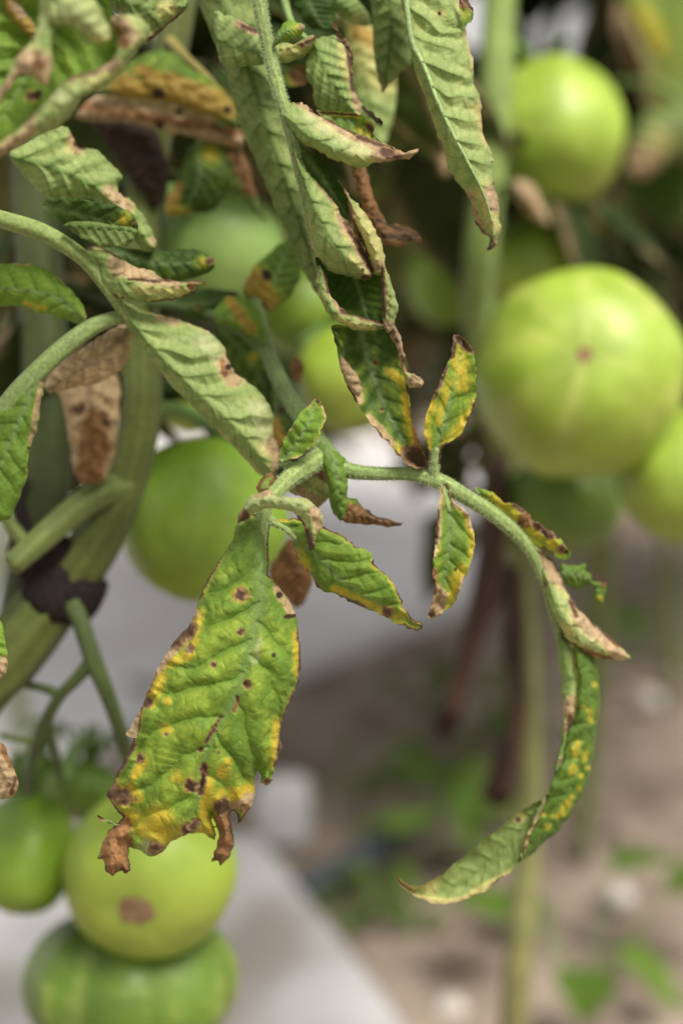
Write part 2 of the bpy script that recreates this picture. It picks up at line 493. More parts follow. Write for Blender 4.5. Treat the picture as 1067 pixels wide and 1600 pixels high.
    d = d + dead * ((n3 - 0.5) * 0.0005 + (fbm(X * 0.07, Y * 0.07, sd_ + 51, 3) - 0.5) * 0.0022) + ns * 0.0003
    pos = P(X, Y, d)
    tone = (0.80 + 0.42 * n1)
    cu = np.repeat(C[base][None], len(X), 0) * tone[:, None]
    cu = lerp(cu, C['lime'], mo * 0.85)
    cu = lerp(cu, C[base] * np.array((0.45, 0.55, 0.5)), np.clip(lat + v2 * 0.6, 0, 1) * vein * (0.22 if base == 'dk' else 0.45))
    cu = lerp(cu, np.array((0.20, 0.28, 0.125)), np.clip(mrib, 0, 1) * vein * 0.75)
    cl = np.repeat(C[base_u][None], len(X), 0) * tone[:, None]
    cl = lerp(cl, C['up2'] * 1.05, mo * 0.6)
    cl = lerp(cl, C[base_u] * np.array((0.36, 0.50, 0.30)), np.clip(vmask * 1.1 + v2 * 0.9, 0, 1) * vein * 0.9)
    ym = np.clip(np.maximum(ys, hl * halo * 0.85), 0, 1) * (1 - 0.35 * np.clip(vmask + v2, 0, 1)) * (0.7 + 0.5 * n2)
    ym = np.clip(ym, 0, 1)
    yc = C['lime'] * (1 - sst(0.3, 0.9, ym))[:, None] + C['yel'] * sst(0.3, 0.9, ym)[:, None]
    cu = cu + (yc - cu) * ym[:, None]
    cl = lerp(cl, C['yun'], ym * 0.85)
    for mk, key, var in ((ps_, 'pale', 0.2), (os_, 'och', 0.9), (ts, 'tan', 0.55), (rs, 'rust', 0.7), (ns, 'nec', 0.8), (ds, 'dnec', 0.4)):
        cc = C[key][None] * (1 - var / 2 + var * (0.5 * n3 + 0.5 * n2))[:, None]
        if key in ('tan', 'rust'):
            cc = cc * (1 - 0.45 * np.clip(vmask + v2, 0, 1))[:, None]
            cc = cc * (0.72 + 0.56 * fbm(X * 0.11, Y * 0.11, sd_ + 41, 3))[:, None]
        if key == 'nec':
            rr = 0.5 + 0.5 * np.cos(ring * 9.0)
            cc = cc * (0.7 + 0.75 * rr * sst(0.15, 0.9, ring))[:, None] + (C['tan'] * 0.55)[None] * (sst(0.62, 0.9, ring) * 0.45)[:, None]
        mk = np.clip(mk, 0, 1)
        cu = cu + (cc - cu) * mk[:, None]; cl = cl + (cc * 1.05 - cl) * mk[:, None]
    uv = np.c_[X * k, -Y * k]
    return pos, F, {'cu': cu, 'cl': cl, 'und': np.full(len(X), float(und))}, uv


def tube(pts, col, seg=16, n=8, ridges=5, amp=0.06, col2=None):
    """pts: world points + radius (x, y, z, r)"""
    p = catmull(np.asarray(pts, float), n)
    c, r = p[:, :3], np.clip(p[:, 3], 1e-5, None)
    t = np.gradient(c, axis=0); t /= np.linalg.norm(t, axis=1)[:, None] + 1e-12
    ref = np.array([0.3, 0.9, 0.2]); nrm = []
    x = np.cross(t[0], ref); x /= np.linalg.norm(x)
    for k in range(len(c)):
        x = x - t[k] * np.dot(x, t[k]); x /= np.linalg.norm(x) + 1e-12
        nrm.append(x)
    nx = np.array(nrm); ny = np.cross(t, nx)
    th = np.linspace(0, 2 * np.pi, seg, endpoint=False)
    cum = np.r_[0, np.cumsum(np.linalg.norm(np.diff(c, axis=0), axis=1))]
    _seed[0] += 1
    rr = r[:, None] * (1 + amp * np.cos(ridges * th)[None] + 0.10 * (fbm(cum[:, None] * 60 + 0 * th, th[None] * 0.9 + 0 * cum[:, None], _seed[0], 3) - 0.5))
    V = (c[:, None] + rr[..., None] * (np.cos(th)[None, :, None] * nx[:, None] + np.sin(th)[None, :, None] * ny[:, None])).reshape(-1, 3)
    m = len(c)
    i, j = np.meshgrid(np.arange(m - 1), np.arange(seg), indexing='ij'); j2 = (j + 1) % seg
    F = np.stack([i * seg + j, i * seg + j2, (i + 1) * seg + j2, (i + 1) * seg + j], -1).reshape(-1, 4)
    # caps
    V = np.vstack([V, c[0] - t[0] * r[0] * 0.3, c[-1] + t[-1] * r[-1] * 0.3])
    jj = np.arange(0, seg, 2)
    capA = np.stack([(jj + 2) % seg, jj + 1, jj, np.full(len(jj), m * seg)], -1)
    o = (m - 1) * seg
    capB = np.stack([o + jj, o + jj + 1, o + (jj + 2) % seg, np.full(len(jj), m * seg + 1)], -1)
    F = np.vstack([F, capA, capB])
    col = np.asarray(col, float); col2 = col if col2 is None else np.asarray(col2, float)
    f = np.r_[np.repeat(np.linspace(0, 1, m), seg), 0, 1]
    rid = np.r_[np.tile(np.cos(ridges * th), m), 0, 0]
    cu = (col[None] * (1 - f)[:, None] + col2[None] * f[:, None]) * (1 + 0.10 * rid)[:, None]
    uv = np.c_[np.r_[np.tile(th * 0.004, m), 0, 0], np.r_[np.repeat(cum, seg), 0, 0]]
    return V, F, {'cu': cu, 'cl': cu, 'und': np.zeros(len(V))}, uv


def ptube(pts, col, **k):
    """pts: (px, py, distance, radius in px)"""
    w_ = [(*P(a, b, d), r * d / FPX) for a, b, d, r in pts]
    return tube(w_, col, **k)


def hairs(v, f, n, ln, col):
    """short down standing off a surface"""
    r = np.random.RandomState(_seed[0])
    tri = v[f[:, :3]]
    nr = np.cross(tri[:, 1] - tri[:, 0], tri[:, 2] - tri[:, 0]); ar = np.linalg.norm(nr, axis=1) + 1e-15
    k = r.choice(len(f), n, p=ar / ar.sum())
    w_ = r.rand(n, 2); w_ = np.where(w_.sum(1)[:, None] > 1, 1 - w_, w_)
    b = tri[k, 0] + w_[:, :1] * (v[f[k, 1]] - tri[k, 0]) + w_[:, 1:] * (v[f[k, 3]] - tri[k, 0])
    dr = nr[k] / ar[k][:, None] + r.randn(n, 3) * 0.35; dr /= np.linalg.norm(dr, axis=1)[:, None]
    sd2 = np.cross(dr, FWD + r.randn(n, 3) * 0.2); sd2 /= np.linalg.norm(sd2, axis=1)[:, None] + 1e-9
    L_ = ln * (0.4 + r.rand(n))[:, None]
    q = 0.00003
    V = np.stack([b - sd2 * q, b + sd2 * q, b + dr * L_ + sd2 * q * 0.3, b + dr * L_ - sd2 * q * 0.3], 1).reshape(-1, 3)
    F = np.arange(4 * n).reshape(n, 4)
    cc = np.repeat(np.asarray(col, float)[None], 4 * n, 0)
    return V, F, {'cu': cc, 'cl': cc, 'und': np.zeros(4 * n)}, np.zeros((4 * n, 2))


def add_tube(name, pts, col, parent, mat=None, world=False, hair=0, **k):
    v, f, a, uv = (tube if world else ptube)(pts, col, **k)
    if hair:
        v, f, a, uv = join([(v, f, a, uv), hairs(v, f, hair, 0.0007, (0.34, 0.41, 0.22))])
    return obj_np(name, v, f, mat or M_STEM, parent, v[0], a, uv)


def leaflet(leaf, *blades, label=None, name='leaflet'):
    v, f, a, uv = join(blades)
    return obj_np(name, v, f, M_LEAF, leaf, None, a, uv, label=label)


# ------------------------------------------------------------------ ground, path
def ground():
    def ax(lo, hi, n, far):
        c = np.linspace(lo, hi, n)
        e = np.geomspace(0.05, far, 26)
        return np.r_[lo - e[::-1], c, hi + e]
    xs = ax(-1.3, 1.5, 230, 120); ys = ax(0.3, 3.6, 270, 250)
    X, Y = np.meshgrid(xs, ys)
    Z = (fbm(X * 2.2, Y * 2.2, 3, 3) - 0.5) * 0.035 + (fbm(X * 14, Y * 14, 5, 4) - 0.5) * 0.030
    near = sst(7, 4, np.hypot(X, Y - 1.5))
    Z = Z * near - 0.016
    e0, e1 = G(-700, 1500), G(735, 935)
    en = np.array([-(e1 - e0)[1], (e1 - e0)[0]]) / np.hypot(*(e1 - e0)[:2])
    dd_ = (X - e0[0]) * en[0] + (Y - e0[1]) * en[1]
    fade = sst(-0.12, 0.02, dd_) * sst(3.3, 3.15, Y) * sst(0.62, 0.42, X)
    Z = np.where(fade > 0, Z * (1 - fade) - 0.02 * fade, Z)
    V = np.c_[X.ravel(), Y.ravel(), Z.ravel()]
    h, w_ = X.shape
    i, j = np.meshgrid(np.arange(h - 1), np.arange(w_ - 1), indexing='ij')
    F = np.stack([i * w_ + j, i * w_ + j + 1, (i + 1) * w_ + j + 1, (i + 1) * w_ + j], -1).reshape(-1, 4)
    tag(obj_np('ground', V, F, M_SOIL, None, (0, 0, 0)), 'bare dry brown soil with clods under the tomato plants', kind='structure')


ground()


def slab(name, pts, z0, z1, mat, seg=24, bev=0.006, wob=0.0):
    """a flat board with a slightly uneven top; pts: four (x, y) corners in order"""
    p = np.asarray(pts, float)
    s = np.linspace(0, 1, seg + 1)
    S, T = np.meshgrid(s, s)
    XY = ((1 - S) * (1 - T))[..., None] * p[0] + (S * (1 - T))[..., None] * p[1] + (S * T)[..., None] * p[2] + ((1 - S) * T)[..., None] * p[3]
    ed = np.minimum(np.minimum(S, 1 - S), np.minimum(T, 1 - T))
    Z = np.full(S.shape, z1) + wob * (fbm(XY[..., 0] * 9, XY[..., 1] * 9, 77, 3) - 0.5) - bev * (ed < 1e-6)
    n = seg + 1
    V = np.vstack([np.c_[XY.reshape(-1, 2), Z.ravel()], np.c_[XY.reshape(-1, 2), np.full(n * n, z0)]])
    i, j = np.meshgrid(np.arange(seg), np.arange(seg), indexing='ij')
    top = np.stack([i * n + j, i * n + j + 1, (i + 1) * n + j + 1, (i + 1) * n + j], -1).reshape(-1, 4)
    loop = np.r_[np.arange(n), np.arange(1, n) * n + seg, (n - 1) * n + np.arange(seg - 1, -1, -1), np.arange(seg - 1, 0, -1) * n]
    l2 = np.roll(loop, -1)
    side = np.stack([loop, loop + n * n, l2 + n * n, l2], -1)
    return obj_np(name, V, np.vstack([top, side]), mat)


pa_, pb_ = G(-700, 1500), G(735, 935)
pth = slab('path', [(pa_[0], pa_[1]), (pb_[0], pb_[1]), (0.52, 3.05), (-3.4, 3.05)], -0.06, 0.012, M_PATH, 40, 0.004, 0.012)
tag(pth, 'pale grey concrete path crossing behind the tomato plant', kind='structure')

# soil clods and pebbles, uncountable
rng = random.Random(4)


def rock_mesh(seed, sub=2):
    import bmesh
    bm = bmesh.new(); bmesh.ops.create_icosphere(bm, subdivisions=sub, radius=1.0)
    v = np.array([q.co[:] for q in bm.verts]); f = np.array([[q.index for q in fc.verts] for fc in bm.faces]); bm.free()
    s = 1 + 0.7 * (fbm(v[:, 0] * 1.6 + v[:, 2] * 0.7 + 9, v[:, 1] * 1.6 - v[:, 2] * 0.9 + 9, seed, 3) - 0.5)
    return v * s[:, None] * np.array([1, 0.85, 0.62]), f


rocks = [rock_mesh(k, 1) for k in range(6)]
Vs, Fs, n_ = [], [], 0
for k in range(2600):
    x, y = rng.uniform(-0.9, 1.3), rng.uniform(0.75, 3.4)
    _e0, _e1 = G(-700, 1500), G(735, 935)
    if (x - _e0[0]) * -(_e1 - _e0)[1] + (y - _e0[1]) * (_e1 - _e0)[0] > -0.03 and x < 0.6: continue
    s = rng.choice((0.003, 0.004, 0.005, 0.007, 0.010, 0.014)) * rng.uniform(0.7, 1.3)
    v, f = rocks[k % 6]
    a = rng.uniform(0, 6.28); R = np.array([[math.cos(a), -math.sin(a), 0], [math.sin(a), math.cos(a), 0], [0, 0, 1]])
    Vs.append((v * s) @ R.T + (x, y, s * 0.2 - 0.012)); Fs.append(f + n_); n_ += len(v)
tag(obj_np('soil_clods', np.vstack(Vs), np.vstack(Fs), M_CLOD, None, (0, 1, 0), smooth=False), 'loose brown clods and crumbs scattered over the soil', 'soil clods', kind='stuff')

# ------------------------------------------------------------------ board, foam block, hose, stones
ZB = 0.035
c0 = G(402, 1300, ZB); c1 = G(660, 1622, ZB)
edgev = (c1 - c0) / np.linalg.norm(c1 - c0)
perp = np.array([-0.97, 0.10])
q0, q1 = c0[:2], c1[:2] + edgev[:2] * 0.12
bd_ = slab('grey_board', [q0 + perp * 0.62, q1 + perp * 0.62, q1, q0], -0.02, ZB, M_BOARD, 60, 0.003, 0.012)
tag(bd_, 'pale grey white board lying on the soil under the green tomato cluster', 'board')

b0 = G(442, 1335, 0.0)
v, f = rock_mesh(31, 3)
v = np.sign(v) * np.abs(v) ** 0.4
v = v * np.array([0.025, 0.020, 0.040]) + np.array([b0[0], b0[1] + 0.02, 0.034])
tag(obj_np('foam_block', v, f, M_FOAM, None, (b0[0], b0[1] + 0.02, 0)), 'small white block standing on the soil just past the corner of the grey board', 'block')

hp = [(*G(470, 1392, 0.014), 0.0135), (*G(520, 1368, 0.014), 0.0135), (*G(575, 1335, 0.014), 0.0135), (*G(625, 1300, 0.014), 0.0135), (*G(660, 1276, 0.004), 0.0130)]
v, f, a, uv = tube(hp, (0.05, 0.05, 0.05), ridges=22, amp=0.03, seg=44)
tag(obj_np('garden_hose', v, f, M_HOSE, None, None), 'short length of black hose half buried in the soil near the weeds', 'hose')

for k, (px, py, r, lab) in enumerate([(962, 1402, 0.016, 'large pale stone on bare soil right of the yellowed stem'), (1010, 1095, 0.02, 'pale flat stone on soil among the far stems'),
                                     (705, 1575, 0.012, 'small pale stone beside the foot of the yellowed stem')]):
    g = G(px, py, 0.0)
    v, f = rock_mesh(50 + k, 3)
    tag(obj_np('stone', v * r + g + (0, 0, r * 0.1), f, M_STONE, None, g), lab, 'stone')


# ------------------------------------------------------------------ tomatoes
def tomato(plant, px, py, d, R, H, bl, attach, c=('mid',), nrib=6, rib=0.03, seed=1, scar=0.0, sepal=True, pale=0.5, stripe=0.0, label=None):
    """R, H: half width and half height in px; bl: direction of the blossom end in camera space; attach: where its stalk starts (px, py, d)"""
    k = d / FPX
    R, H = R * k, H * k
    cen = P(px, py, d)
    ns, nr = 72, 44
    th = np.linspace(0, 2 * np.pi, ns, endpoint=False)
    ph = np.linspace(0.02, np.pi - 0.02, nr)
    T, Ph = np.meshgrid(th, ph)
    rr = np.sin(Ph) ** 0.92
    wob = 0.05 * (fbm(np.cos(T) * 1.3 + 5, np.sin(T) * 1.3 + Ph * 0.4, seed, 3) - 0.5) * 2
    ribs = rib * np.cos(nrib * T + seed + 0.8 * np.sin(T)) * (0.25 + 0.75 * np.cos(Ph / 2) ** 2) * np.sin(Ph)
    rr = rr * (1 + ribs + wob)
    z = np.cos(Ph)
    z = z - 0.22 * np.exp(-(Ph / 0.38) ** 2) * (1 - 3 * ribs) + 0.05 * np.exp(-((np.pi - Ph) / 0.35) ** 2)
    lump = fbm(np.cos(T) * 2.1 * np.sin(Ph) + 4, np.sin(T) * 2.1 * np.sin(Ph) + 2.3 * np.cos(Ph) + 4, seed + 12, 3) - 0.5
    rr = rr * (1 + 0.022 * lump); z = z * (1 + 0.022 * lump)
    Vl = np.stack([rr * np.cos(T) * R, rr * np.sin(T) * R, z * H], -1).reshape(-1, 3)
    Vl = np.vstack([Vl, (0, 0, z[0].mean() * H), (0, 0, z[-1].mean() * H)])
    i, j = np.meshgrid(np.arange(nr - 1), np.arange(ns), indexing='ij'); j2 = (j + 1) % ns
    F = np.stack([i * ns + j, (i + 1) * ns + j, (i + 1) * ns + j2, i * ns + j2], -1).reshape(-1, 4)
    jj = np.arange(0, ns, 2); o = (nr - 1) * ns
    F = np.vstack([F, np.stack([np.full(len(jj), nr * ns), jj, jj + 1, (jj + 2) % ns], -1),
                   np.stack([np.full(len(jj), nr * ns + 1), o + (jj + 2) % ns, o + jj + 1, o + jj], -1)])
    zt = -CV(*bl)
    ref = np.array([0.2, 0.1, 1.0]) if abs(zt[2]) < 0.9 else np.array([1.0, 0.2, 0])
    xt = np.cross(ref, zt); xt /= np.linalg.norm(xt); yt = np.cross(zt, xt)
    Rm = np.stack([xt, yt, zt], 1)
    V = Vl @ Rm.T + cen
    # colour: dark green shoulders, paler towards the blossom end, faint ribs of lighter green
    base, light, dark = {'mid': ((0.175, 0.305, 0.022), (0.36, 0.45, 0.075), (0.065, 0.155, 0.012)),
                         'lime': ((0.265, 0.375, 0.038), (0.45, 0.51, 0.12), (0.13, 0.24, 0.022)),
                         'dark': ((0.110, 0.200, 0.020), (0.28, 0.36, 0.075), (0.048, 0.110, 0.010)),
                         'mint': ((0.21, 0.36, 0.09), (0.38, 0.50, 0.16), (0.10, 0.25, 0.06))}[c[0]]
    sc = sst(0.15, 0.9, Ph / np.pi)
    streak = fbm(T * 5.0 + seed, Ph * 0.7, seed + 3, 3)
    streak = streak * (1 - sst(5.6, 6.283, T)) + fbm((T - 2 * np.pi) * 5.0 + seed, Ph * 0.7, seed + 3, 3) * sst(5.6, 6.283, T)
    brk = fbm(T * 2.2 + 3, Ph * 5.0, seed + 31, 3)
    brk = brk * (1 - sst(5.6, 6.283, T)) + fbm((T - 2 * np.pi) * 2.2 + 3, Ph * 5.0, seed + 31, 3) * sst(5.6, 6.283, T)
    pal = np.clip(pale * sst(0.45, 1.0, Ph / np.pi) + stripe * sst(0.46, 0.70, 0.6 * streak + 0.4 * brk) * (0.4 + 1.2 * brk) + 0.30 * (brk - 0.5) + 0.25 * (streak - 0.5), 0, 1).ravel()
    shd = ((1 - sst(0.12, 0.45, Ph / np.pi)) * (0.5 + 0.6 * streak)).ravel()
    cu = np.repeat(np.array(base)[None], ns * nr, 0)
    cu = lerp(cu, np.array(light), pal); cu = lerp(cu, np.array(dark), np.clip(shd, 0, 1))
    cu = np.vstack([cu, cu[0], cu[-1]])
    o_ = obj_np('tomato', V, F, M_FRUIT, plant, cen, {'cu': cu}, label=label)
    top = cen + zt * (z[0].mean() * H)
    if scar > 0:
        # corky blossom scar, slightly proud of the skin
        m = 20
        ta = np.linspace(0, 2 * np.pi, m, endpoint=False)
        rs = scar * k
        pts = []
        for q in (1.0, 0.75, 0.4):
            rad = rs * q * (1 + 0.95 * (fbm(np.cos(ta) * 1.7 + 3, np.sin(ta) * 1.7 + 3, seed + 8, 3) - 0.5))
            fr = rad / R
            zz = -H * np.sqrt(np.clip(1 - fr ** 2, 0, 1)) * (1 - 0.05 * np.exp(-(np.arcsin(np.clip(fr, 0, 1)) / 0.35) ** 2)) - rs * 0.16 * (1.05 - q)
            pts.append(np.stack([rad * np.cos(ta), rad * np.sin(ta), zz], -1))
        sv = np.vstack(pts + [np.array([[0, 0, -H * 0.955 - rs * 0.02]])])
        jn = (np.arange(m) + 1) % m; ja = np.arange(m)
        sf = np.vstack([np.stack([r_ * m + ja, (r_ + 1) * m + ja, (r_ + 1) * m + jn, r_ * m + jn], -1) for r_ in range(2)])
        je = np.arange(0, m, 2)
        sf = np.vstack([sf, np.stack([2 * m + je, np.full(len(je), 3 * m), 2 * m + (je + 2) % m, 2 * m + je + 1], -1)])
        obj_np('blossom_scar', sv @ Rm.T + cen, sf, M_SCAR, o_)
    # stalk and calyx
    at = P(*attach)
    r0 = 0.0026
    m1 = top + zt * 0.015
    add_tube('stalk', [(*(top - zt * 0.004), r0 * 1.2), (*m1, r0), (*((m1 + at) / 2 + np.array([0, 0, 0.006])), r0), (*at, r0 * 1.2)], (0.10, 0.19, 0.04), o_, world=True)
    if sepal:
        sp = []
        for q in range(5):
            aa = q * 2 * np.pi / 5 + seed
            dr = xt * math.cos(aa) + yt * math.sin(aa); sdv = np.cross(zt, dr)
            L_ = R * 0.75
            ss = np.linspace(0, 1, 7)
            rows = []
            for s_ in ss:
                wd = 0.0042 * (1 - s_) ** 0.7 * (0.6 + s_)
                cpt = top + dr * (0.002 + L_ * s_) + zt * (0.004 + 0.012 * math.sin(s_ * 2.6) - 0.2 * H * s_ * s_ * 0.4 + 0.16 * H * min(1, s_ * 2.2))
                rows += [cpt - sdv * wd, cpt - zt * 0.0008, cpt + sdv * wd]
            rows = np.array(rows)
            ff = np.array([[a_ * 3 + b_, a_ * 3 + b_ + 1, a_ * 3 + b_ + 4, a_ * 3 + b_ + 3] for a_ in range(6) for b_ in range(2)])
            cc = np.repeat(C['md'][None], len(rows), 0)
            sp.append((rows, ff, {'cu': cc, 'cl': cc * 1.3, 'und': np.zeros(len(rows))}, rows[:, :2]))
        v_, f_, a_, u_ = join(sp)
        obj_np('calyx', v_, f_, M_LEAF, o_, None, a_, u_)
    return o_


# ------------------------------------------------------------------ the diseased tomato plant in front
SG = (0.150, 0.225, 0.060)     # stem green
PG = (0.200, 0.270, 0.085)     # petiole green
base_w = np.array([-0.215, 0.43, 0.0])
plant = tag(empty('tomato_plant', base_w), 'diseased tomato plant with curled, spotted, yellowing leaves and a black tie on its thick stem', 'tomato plant', 'tomato plants')
add_tube('stem', [(*(base_w - (0, 0, 0.03)), 0.0125), (*(base_w + (0.004, 0.0, 0.18)), 0.0125), (*(base_w + (0.03, 0.01, 0.36)), 0.0123), (*P(-70, 1118, 0.487), 0.0120), (*P(15, 1020, 0.487), 0.0114), (*P(90, 925, 0.487), 0.0100),
                  (*P(152, 842, 0.485), 0.0084), (*P(200, 740, 0.485), 0.0070), (*P(222, 630, 0.485), 0.0066), (*P(218, 490, 0.49), 0.0064), (*P(225, 300, 0.50), 0.0064), (*P(262, 100, 0.5), 0.006), (*P(300, -110, 0.5), 0.0055)],
         (0.078, 0.100, 0.020), plant, world=True, seg=36, n=10, ridges=9, amp=0.05)  # stem green lowered to stand in for shade from the foliage above
add_tube('side_shoot', [(20, 1030, 0.505, 34), (45, 930, 0.512, 40), (66, 800, 0.515, 40), (74, 640, 0.515, 38), (62, 430, 0.515, 36), (50, 200, 0.515, 34), (40, -90, 0.515, 30)], (0.040, 0.054, 0.014), plant, seg=24, amp=0.03)

# black tie round the stem
tc_ = P(100, 916, 0.489)
ax_ = P(140, 850, 0.487) - P(55, 975, 0.487); ax_ /= np.linalg.norm(ax_)
bx_ = np.cross(ax_, FWD); bx_ /= np.linalg.norm(bx_); by_ = np.cross(ax_, bx_)
th = np.linspace(0, 2 * np.pi, 48, endpoint=False)
rows = []
prof = [(-0.0082, 0.0100), (-0.0085, 0.0125), (-0.005, 0.0136), (0.0, 0.0140), (0.005, 0.0134), (0.0085, 0.0122), (0.0082, 0.0092)]
for q, (h_, r_) in enumerate(prof):
    rw = r_ * (1 + 0.16 * (fbm(np.cos(th) * 2 + 3, np.sin(th) * 2 + 3 + q * 0.15, 91, 3) - 0.5)) 
    hw = h_ + 0.006 * (fbm(np.cos(th) * 1.4 + 7, np.sin(th) * 1.4 + 7, 93, 2) - 0.5)
    rows.append(tc_ + hw[:, None] * ax_ + rw[:, None] * (np.cos(th)[:, None] * bx_ + np.sin(th)[:, None] * by_))
V = np.vstack(rows); m = len(th)
j = np.arange(m); j2 = (j + 1) % m
F = np.vstack([np.stack([q * m + j, q * m + j2, (q + 1) * m + j2, (q + 1) * m + j], -1) for q in range(len(prof) - 1)])
tie = tag(obj_np('plant_tie', V, F, M_TIE), 'black cloth tie wrapped round the thick stem of the diseased plant', 'plant tie')
kv, kf = rock_mesh(88, 3)
obj_np('knot', kv * np.array([0.011, 0.010, 0.016]) + P(66, 868, 0.482), kf, M_TIE, tie)
v, f, a, uv = ptube([(66, 868, 0.480, 12), (40, 820, 0.487, 11), (30, 770, 0.50, 12), (50, 745, 0.515, 10)], (0.02, 0.02, 0.02))
obj_np('tie_end', v, f, M_TIE, tie)


def leaf(px, py, d, label=None, pl=None):
    o = empty('leaf', P(px, py, d), pl or plant)
    if label: o['label'] = label
    return o


# ---- leaf with the large spotted leaflet
lf = leaf(395, 490, 0.455, 'spotted yellowing leaf with a large drooping end leaflet')
add_tube('rachis', [(398, 470, 0.462, 10), (415, 540, 0.455, 11), (440, 600, 0.445, 12), (470, 650, 0.432, 13), (502, 700, 0.420, 16), (522, 722, 0.417, 15), (545, 735, 0.415, 12),
                    (590, 740, 0.413, 10), (640, 741, 0.412, 10), (685, 752, 0.412, 12), (725, 775, 0.413, 11.5), (768, 802, 0.416, 11), (805, 833, 0.419, 10), (832, 868, 0.422, 8), (850, 912, 0.426, 5)],
         (0.150, 0.225, 0.075), lf, col2=PG, seg=24, ridges=6, amp=0.05, hair=9000)
add_tube('petiole', [(512, 706, 0.419, 15), (485, 725, 0.414, 15), (455, 745, 0.408, 13), (425, 775, 0.403, 12), (411, 806, 0.4015, 11), (409, 835, 0.4025, 8), (409, 865, 0.404, 5)], PG, lf, seg=24, ridges=6, amp=0.06, hair=3500)
main_poly = [(424, 808), (419, 855), (420, 898), (430, 913), (450, 932), (464, 966), (468, 1000), (471, 1030), (467, 1066), (458, 1088), (449, 1108), (440, 1128), (438, 1145), (441, 1167), (435, 1185), (428, 1205), (425, 1221), (416, 1229), (408, 1222), (409, 1211),
             (400, 1203), (399, 1222), (398, 1243), (392, 1262), (382, 1277), (371, 1287), (373, 1275), (363, 1266), (357, 1276), (364, 1295), (366, 1322), (358, 1340), (346, 1353), (341, 1345), (331, 1347), (337, 1326), (342, 1305), (338, 1290), (330, 1268), (331, 1285), (338, 1306), (334, 1315),
             (318, 1301), (300, 1302), (285, 1306), (268, 1316), (258, 1327), (243, 1338), (234, 1338), (220, 1330), (202, 1324), (201, 1338), (205, 1360), (197, 1366), (190, 1358), (176, 1369), (165, 1362), (163, 1341), (152, 1342), (158, 1326), (170, 1297), (184, 1287),
             (193, 1276), (183, 1266), (166, 1243), (175, 1228), (188, 1202), (205, 1168), (214, 1140), (220, 1112), (229, 1084), (242, 1056), (254, 1031), (270, 1004), (292, 982), (305, 957), (317, 920), (340, 880), (362, 847), (369, 820), (388, 800)]
main_sp = [('n', 376, 929, 13), ('n', 375, 988, 6), ('n', 334, 1038, 5.5), ('n', 387, 1069, 7), ('n', 294, 982, 270, 1004, 13), ('n', 298, 1014, 8), ('t', 300, 962, 268, 1016, 9), ('t', 264, 1020, 245, 1048, 7),
           ('r', 243, 1052, 225, 1090, 4), ('n', 229, 1098, 9), ('n', 219, 1185, 8.5), ('n', 208, 1165, 172, 1230, 5), ('n', 192, 1246, 178, 1240, 17), ('t', 172, 1240, 4), ('n', 345, 1120, 322, 1160, 3), ('n', 334, 1140, 5), ('n', 314, 1172, 3.5), ('n', 320, 1200, 314, 1238, 7),
           ('d', 318, 1212, 316, 1228, 4), ('n', 297, 1226, 11), ('n', 294, 1296, 10), ('n', 300, 1292, 306, 1285, 7), ('n', 247, 1324, 11), ('p', 228, 1325, 14), ('r', 184, 1300, 180, 1350, 25), ('r', 168, 1330, 12),
           ('n', 345, 1263, 352, 1258, 11), ('t', 365, 1262, 392, 1246, 9), ('r', 382, 1264, 8), ('r', 350, 1285, 348, 1346, 17), ('n', 418, 1221, 6), ('t', 417, 1224, 7), ('n', 440, 1130, 434, 1192, 3), ('n', 468, 1000, 469, 1060, 2.5), ('n', 460, 1080, 448, 1110, 2.5),
           ('t', 434, 920, 456, 958, 6), ('d', 437, 930, 4), ('d', 447, 963, 462, 962, 2.5), ('d', 428, 1023, 2.5), ('n', 342, 1175, 2.5), ('n', 260, 1147, 3.5), ('r', 372, 1090, 366, 1112, 2.5), ('t', 336, 1300, 4),
           ('y', 308, 962, 300, 1010, 12), ('y', 300, 1020, 255, 1040, 9), ('y', 252, 1055, 236, 1100, 12), ('y', 225, 1190, 210, 1215, 10), ('y', 205, 1232, 215, 1245, 12), ('y', 200, 1280, 260, 1305, 22), ('y', 262, 1310, 330, 1292, 20), ('y', 318, 1275, 326, 1220, 13),
           ('y', 335, 1250, 395, 1235, 18), ('y', 433, 1130, 430, 1190, 11), ('y', 463, 990, 466, 1050, 8), ('y', 262, 1140, 12), ('y', 275, 1215, 14), ('y', 250, 1280, 30), ('y', 355, 1190, 9), ('y', 348, 1205, 14), ('p', 404, 1000, 398, 1030, 7), ('y', 262, 1095, 8)]
main_mid = [(409, 805, 0), (409, 870, -1), (406, 935, -3), (394, 1000, -5), (374, 1075, -6), (343, 1132, -5), (318, 1190, -3), (308, 1250, 0), (296, 1300, 3)]
leaflet(lf, blade(main_poly, main_mid, 0.4005, 0, 'up', 'un', roll=0.010, tilt=0.002, step=1.6, pk=1.2, nv=8, ang=0.75, mott=0.48, spots=main_sp, mw=0.0026, wav=1.1, jag=0.9, edge=(1.6, 'n'), vein=0.6, sharp=True),
        blade([(152, 1272), (158, 1276), (172, 1282), (186, 1287), (184, 1290), (168, 1286), (156, 1281)], [(186, 1288), (154, 1275)], 0.402, 0, 'up', 'un', step=1.5, spots=[('n', 155, 1276, 9)], jag=0.2),
        blade([(219, 1110), (222, 1135), (220, 1150), (208, 1153), (197, 1147), (205, 1136), (212, 1122)], [(219, 1112), (208, 1152)], 0.401, 1, 'up', 'un', step=2, spots=[('t', 210, 1130, 40)], jag=0.4),
        label='large green and yellow leaflet with brown lesions and a torn brown tip')
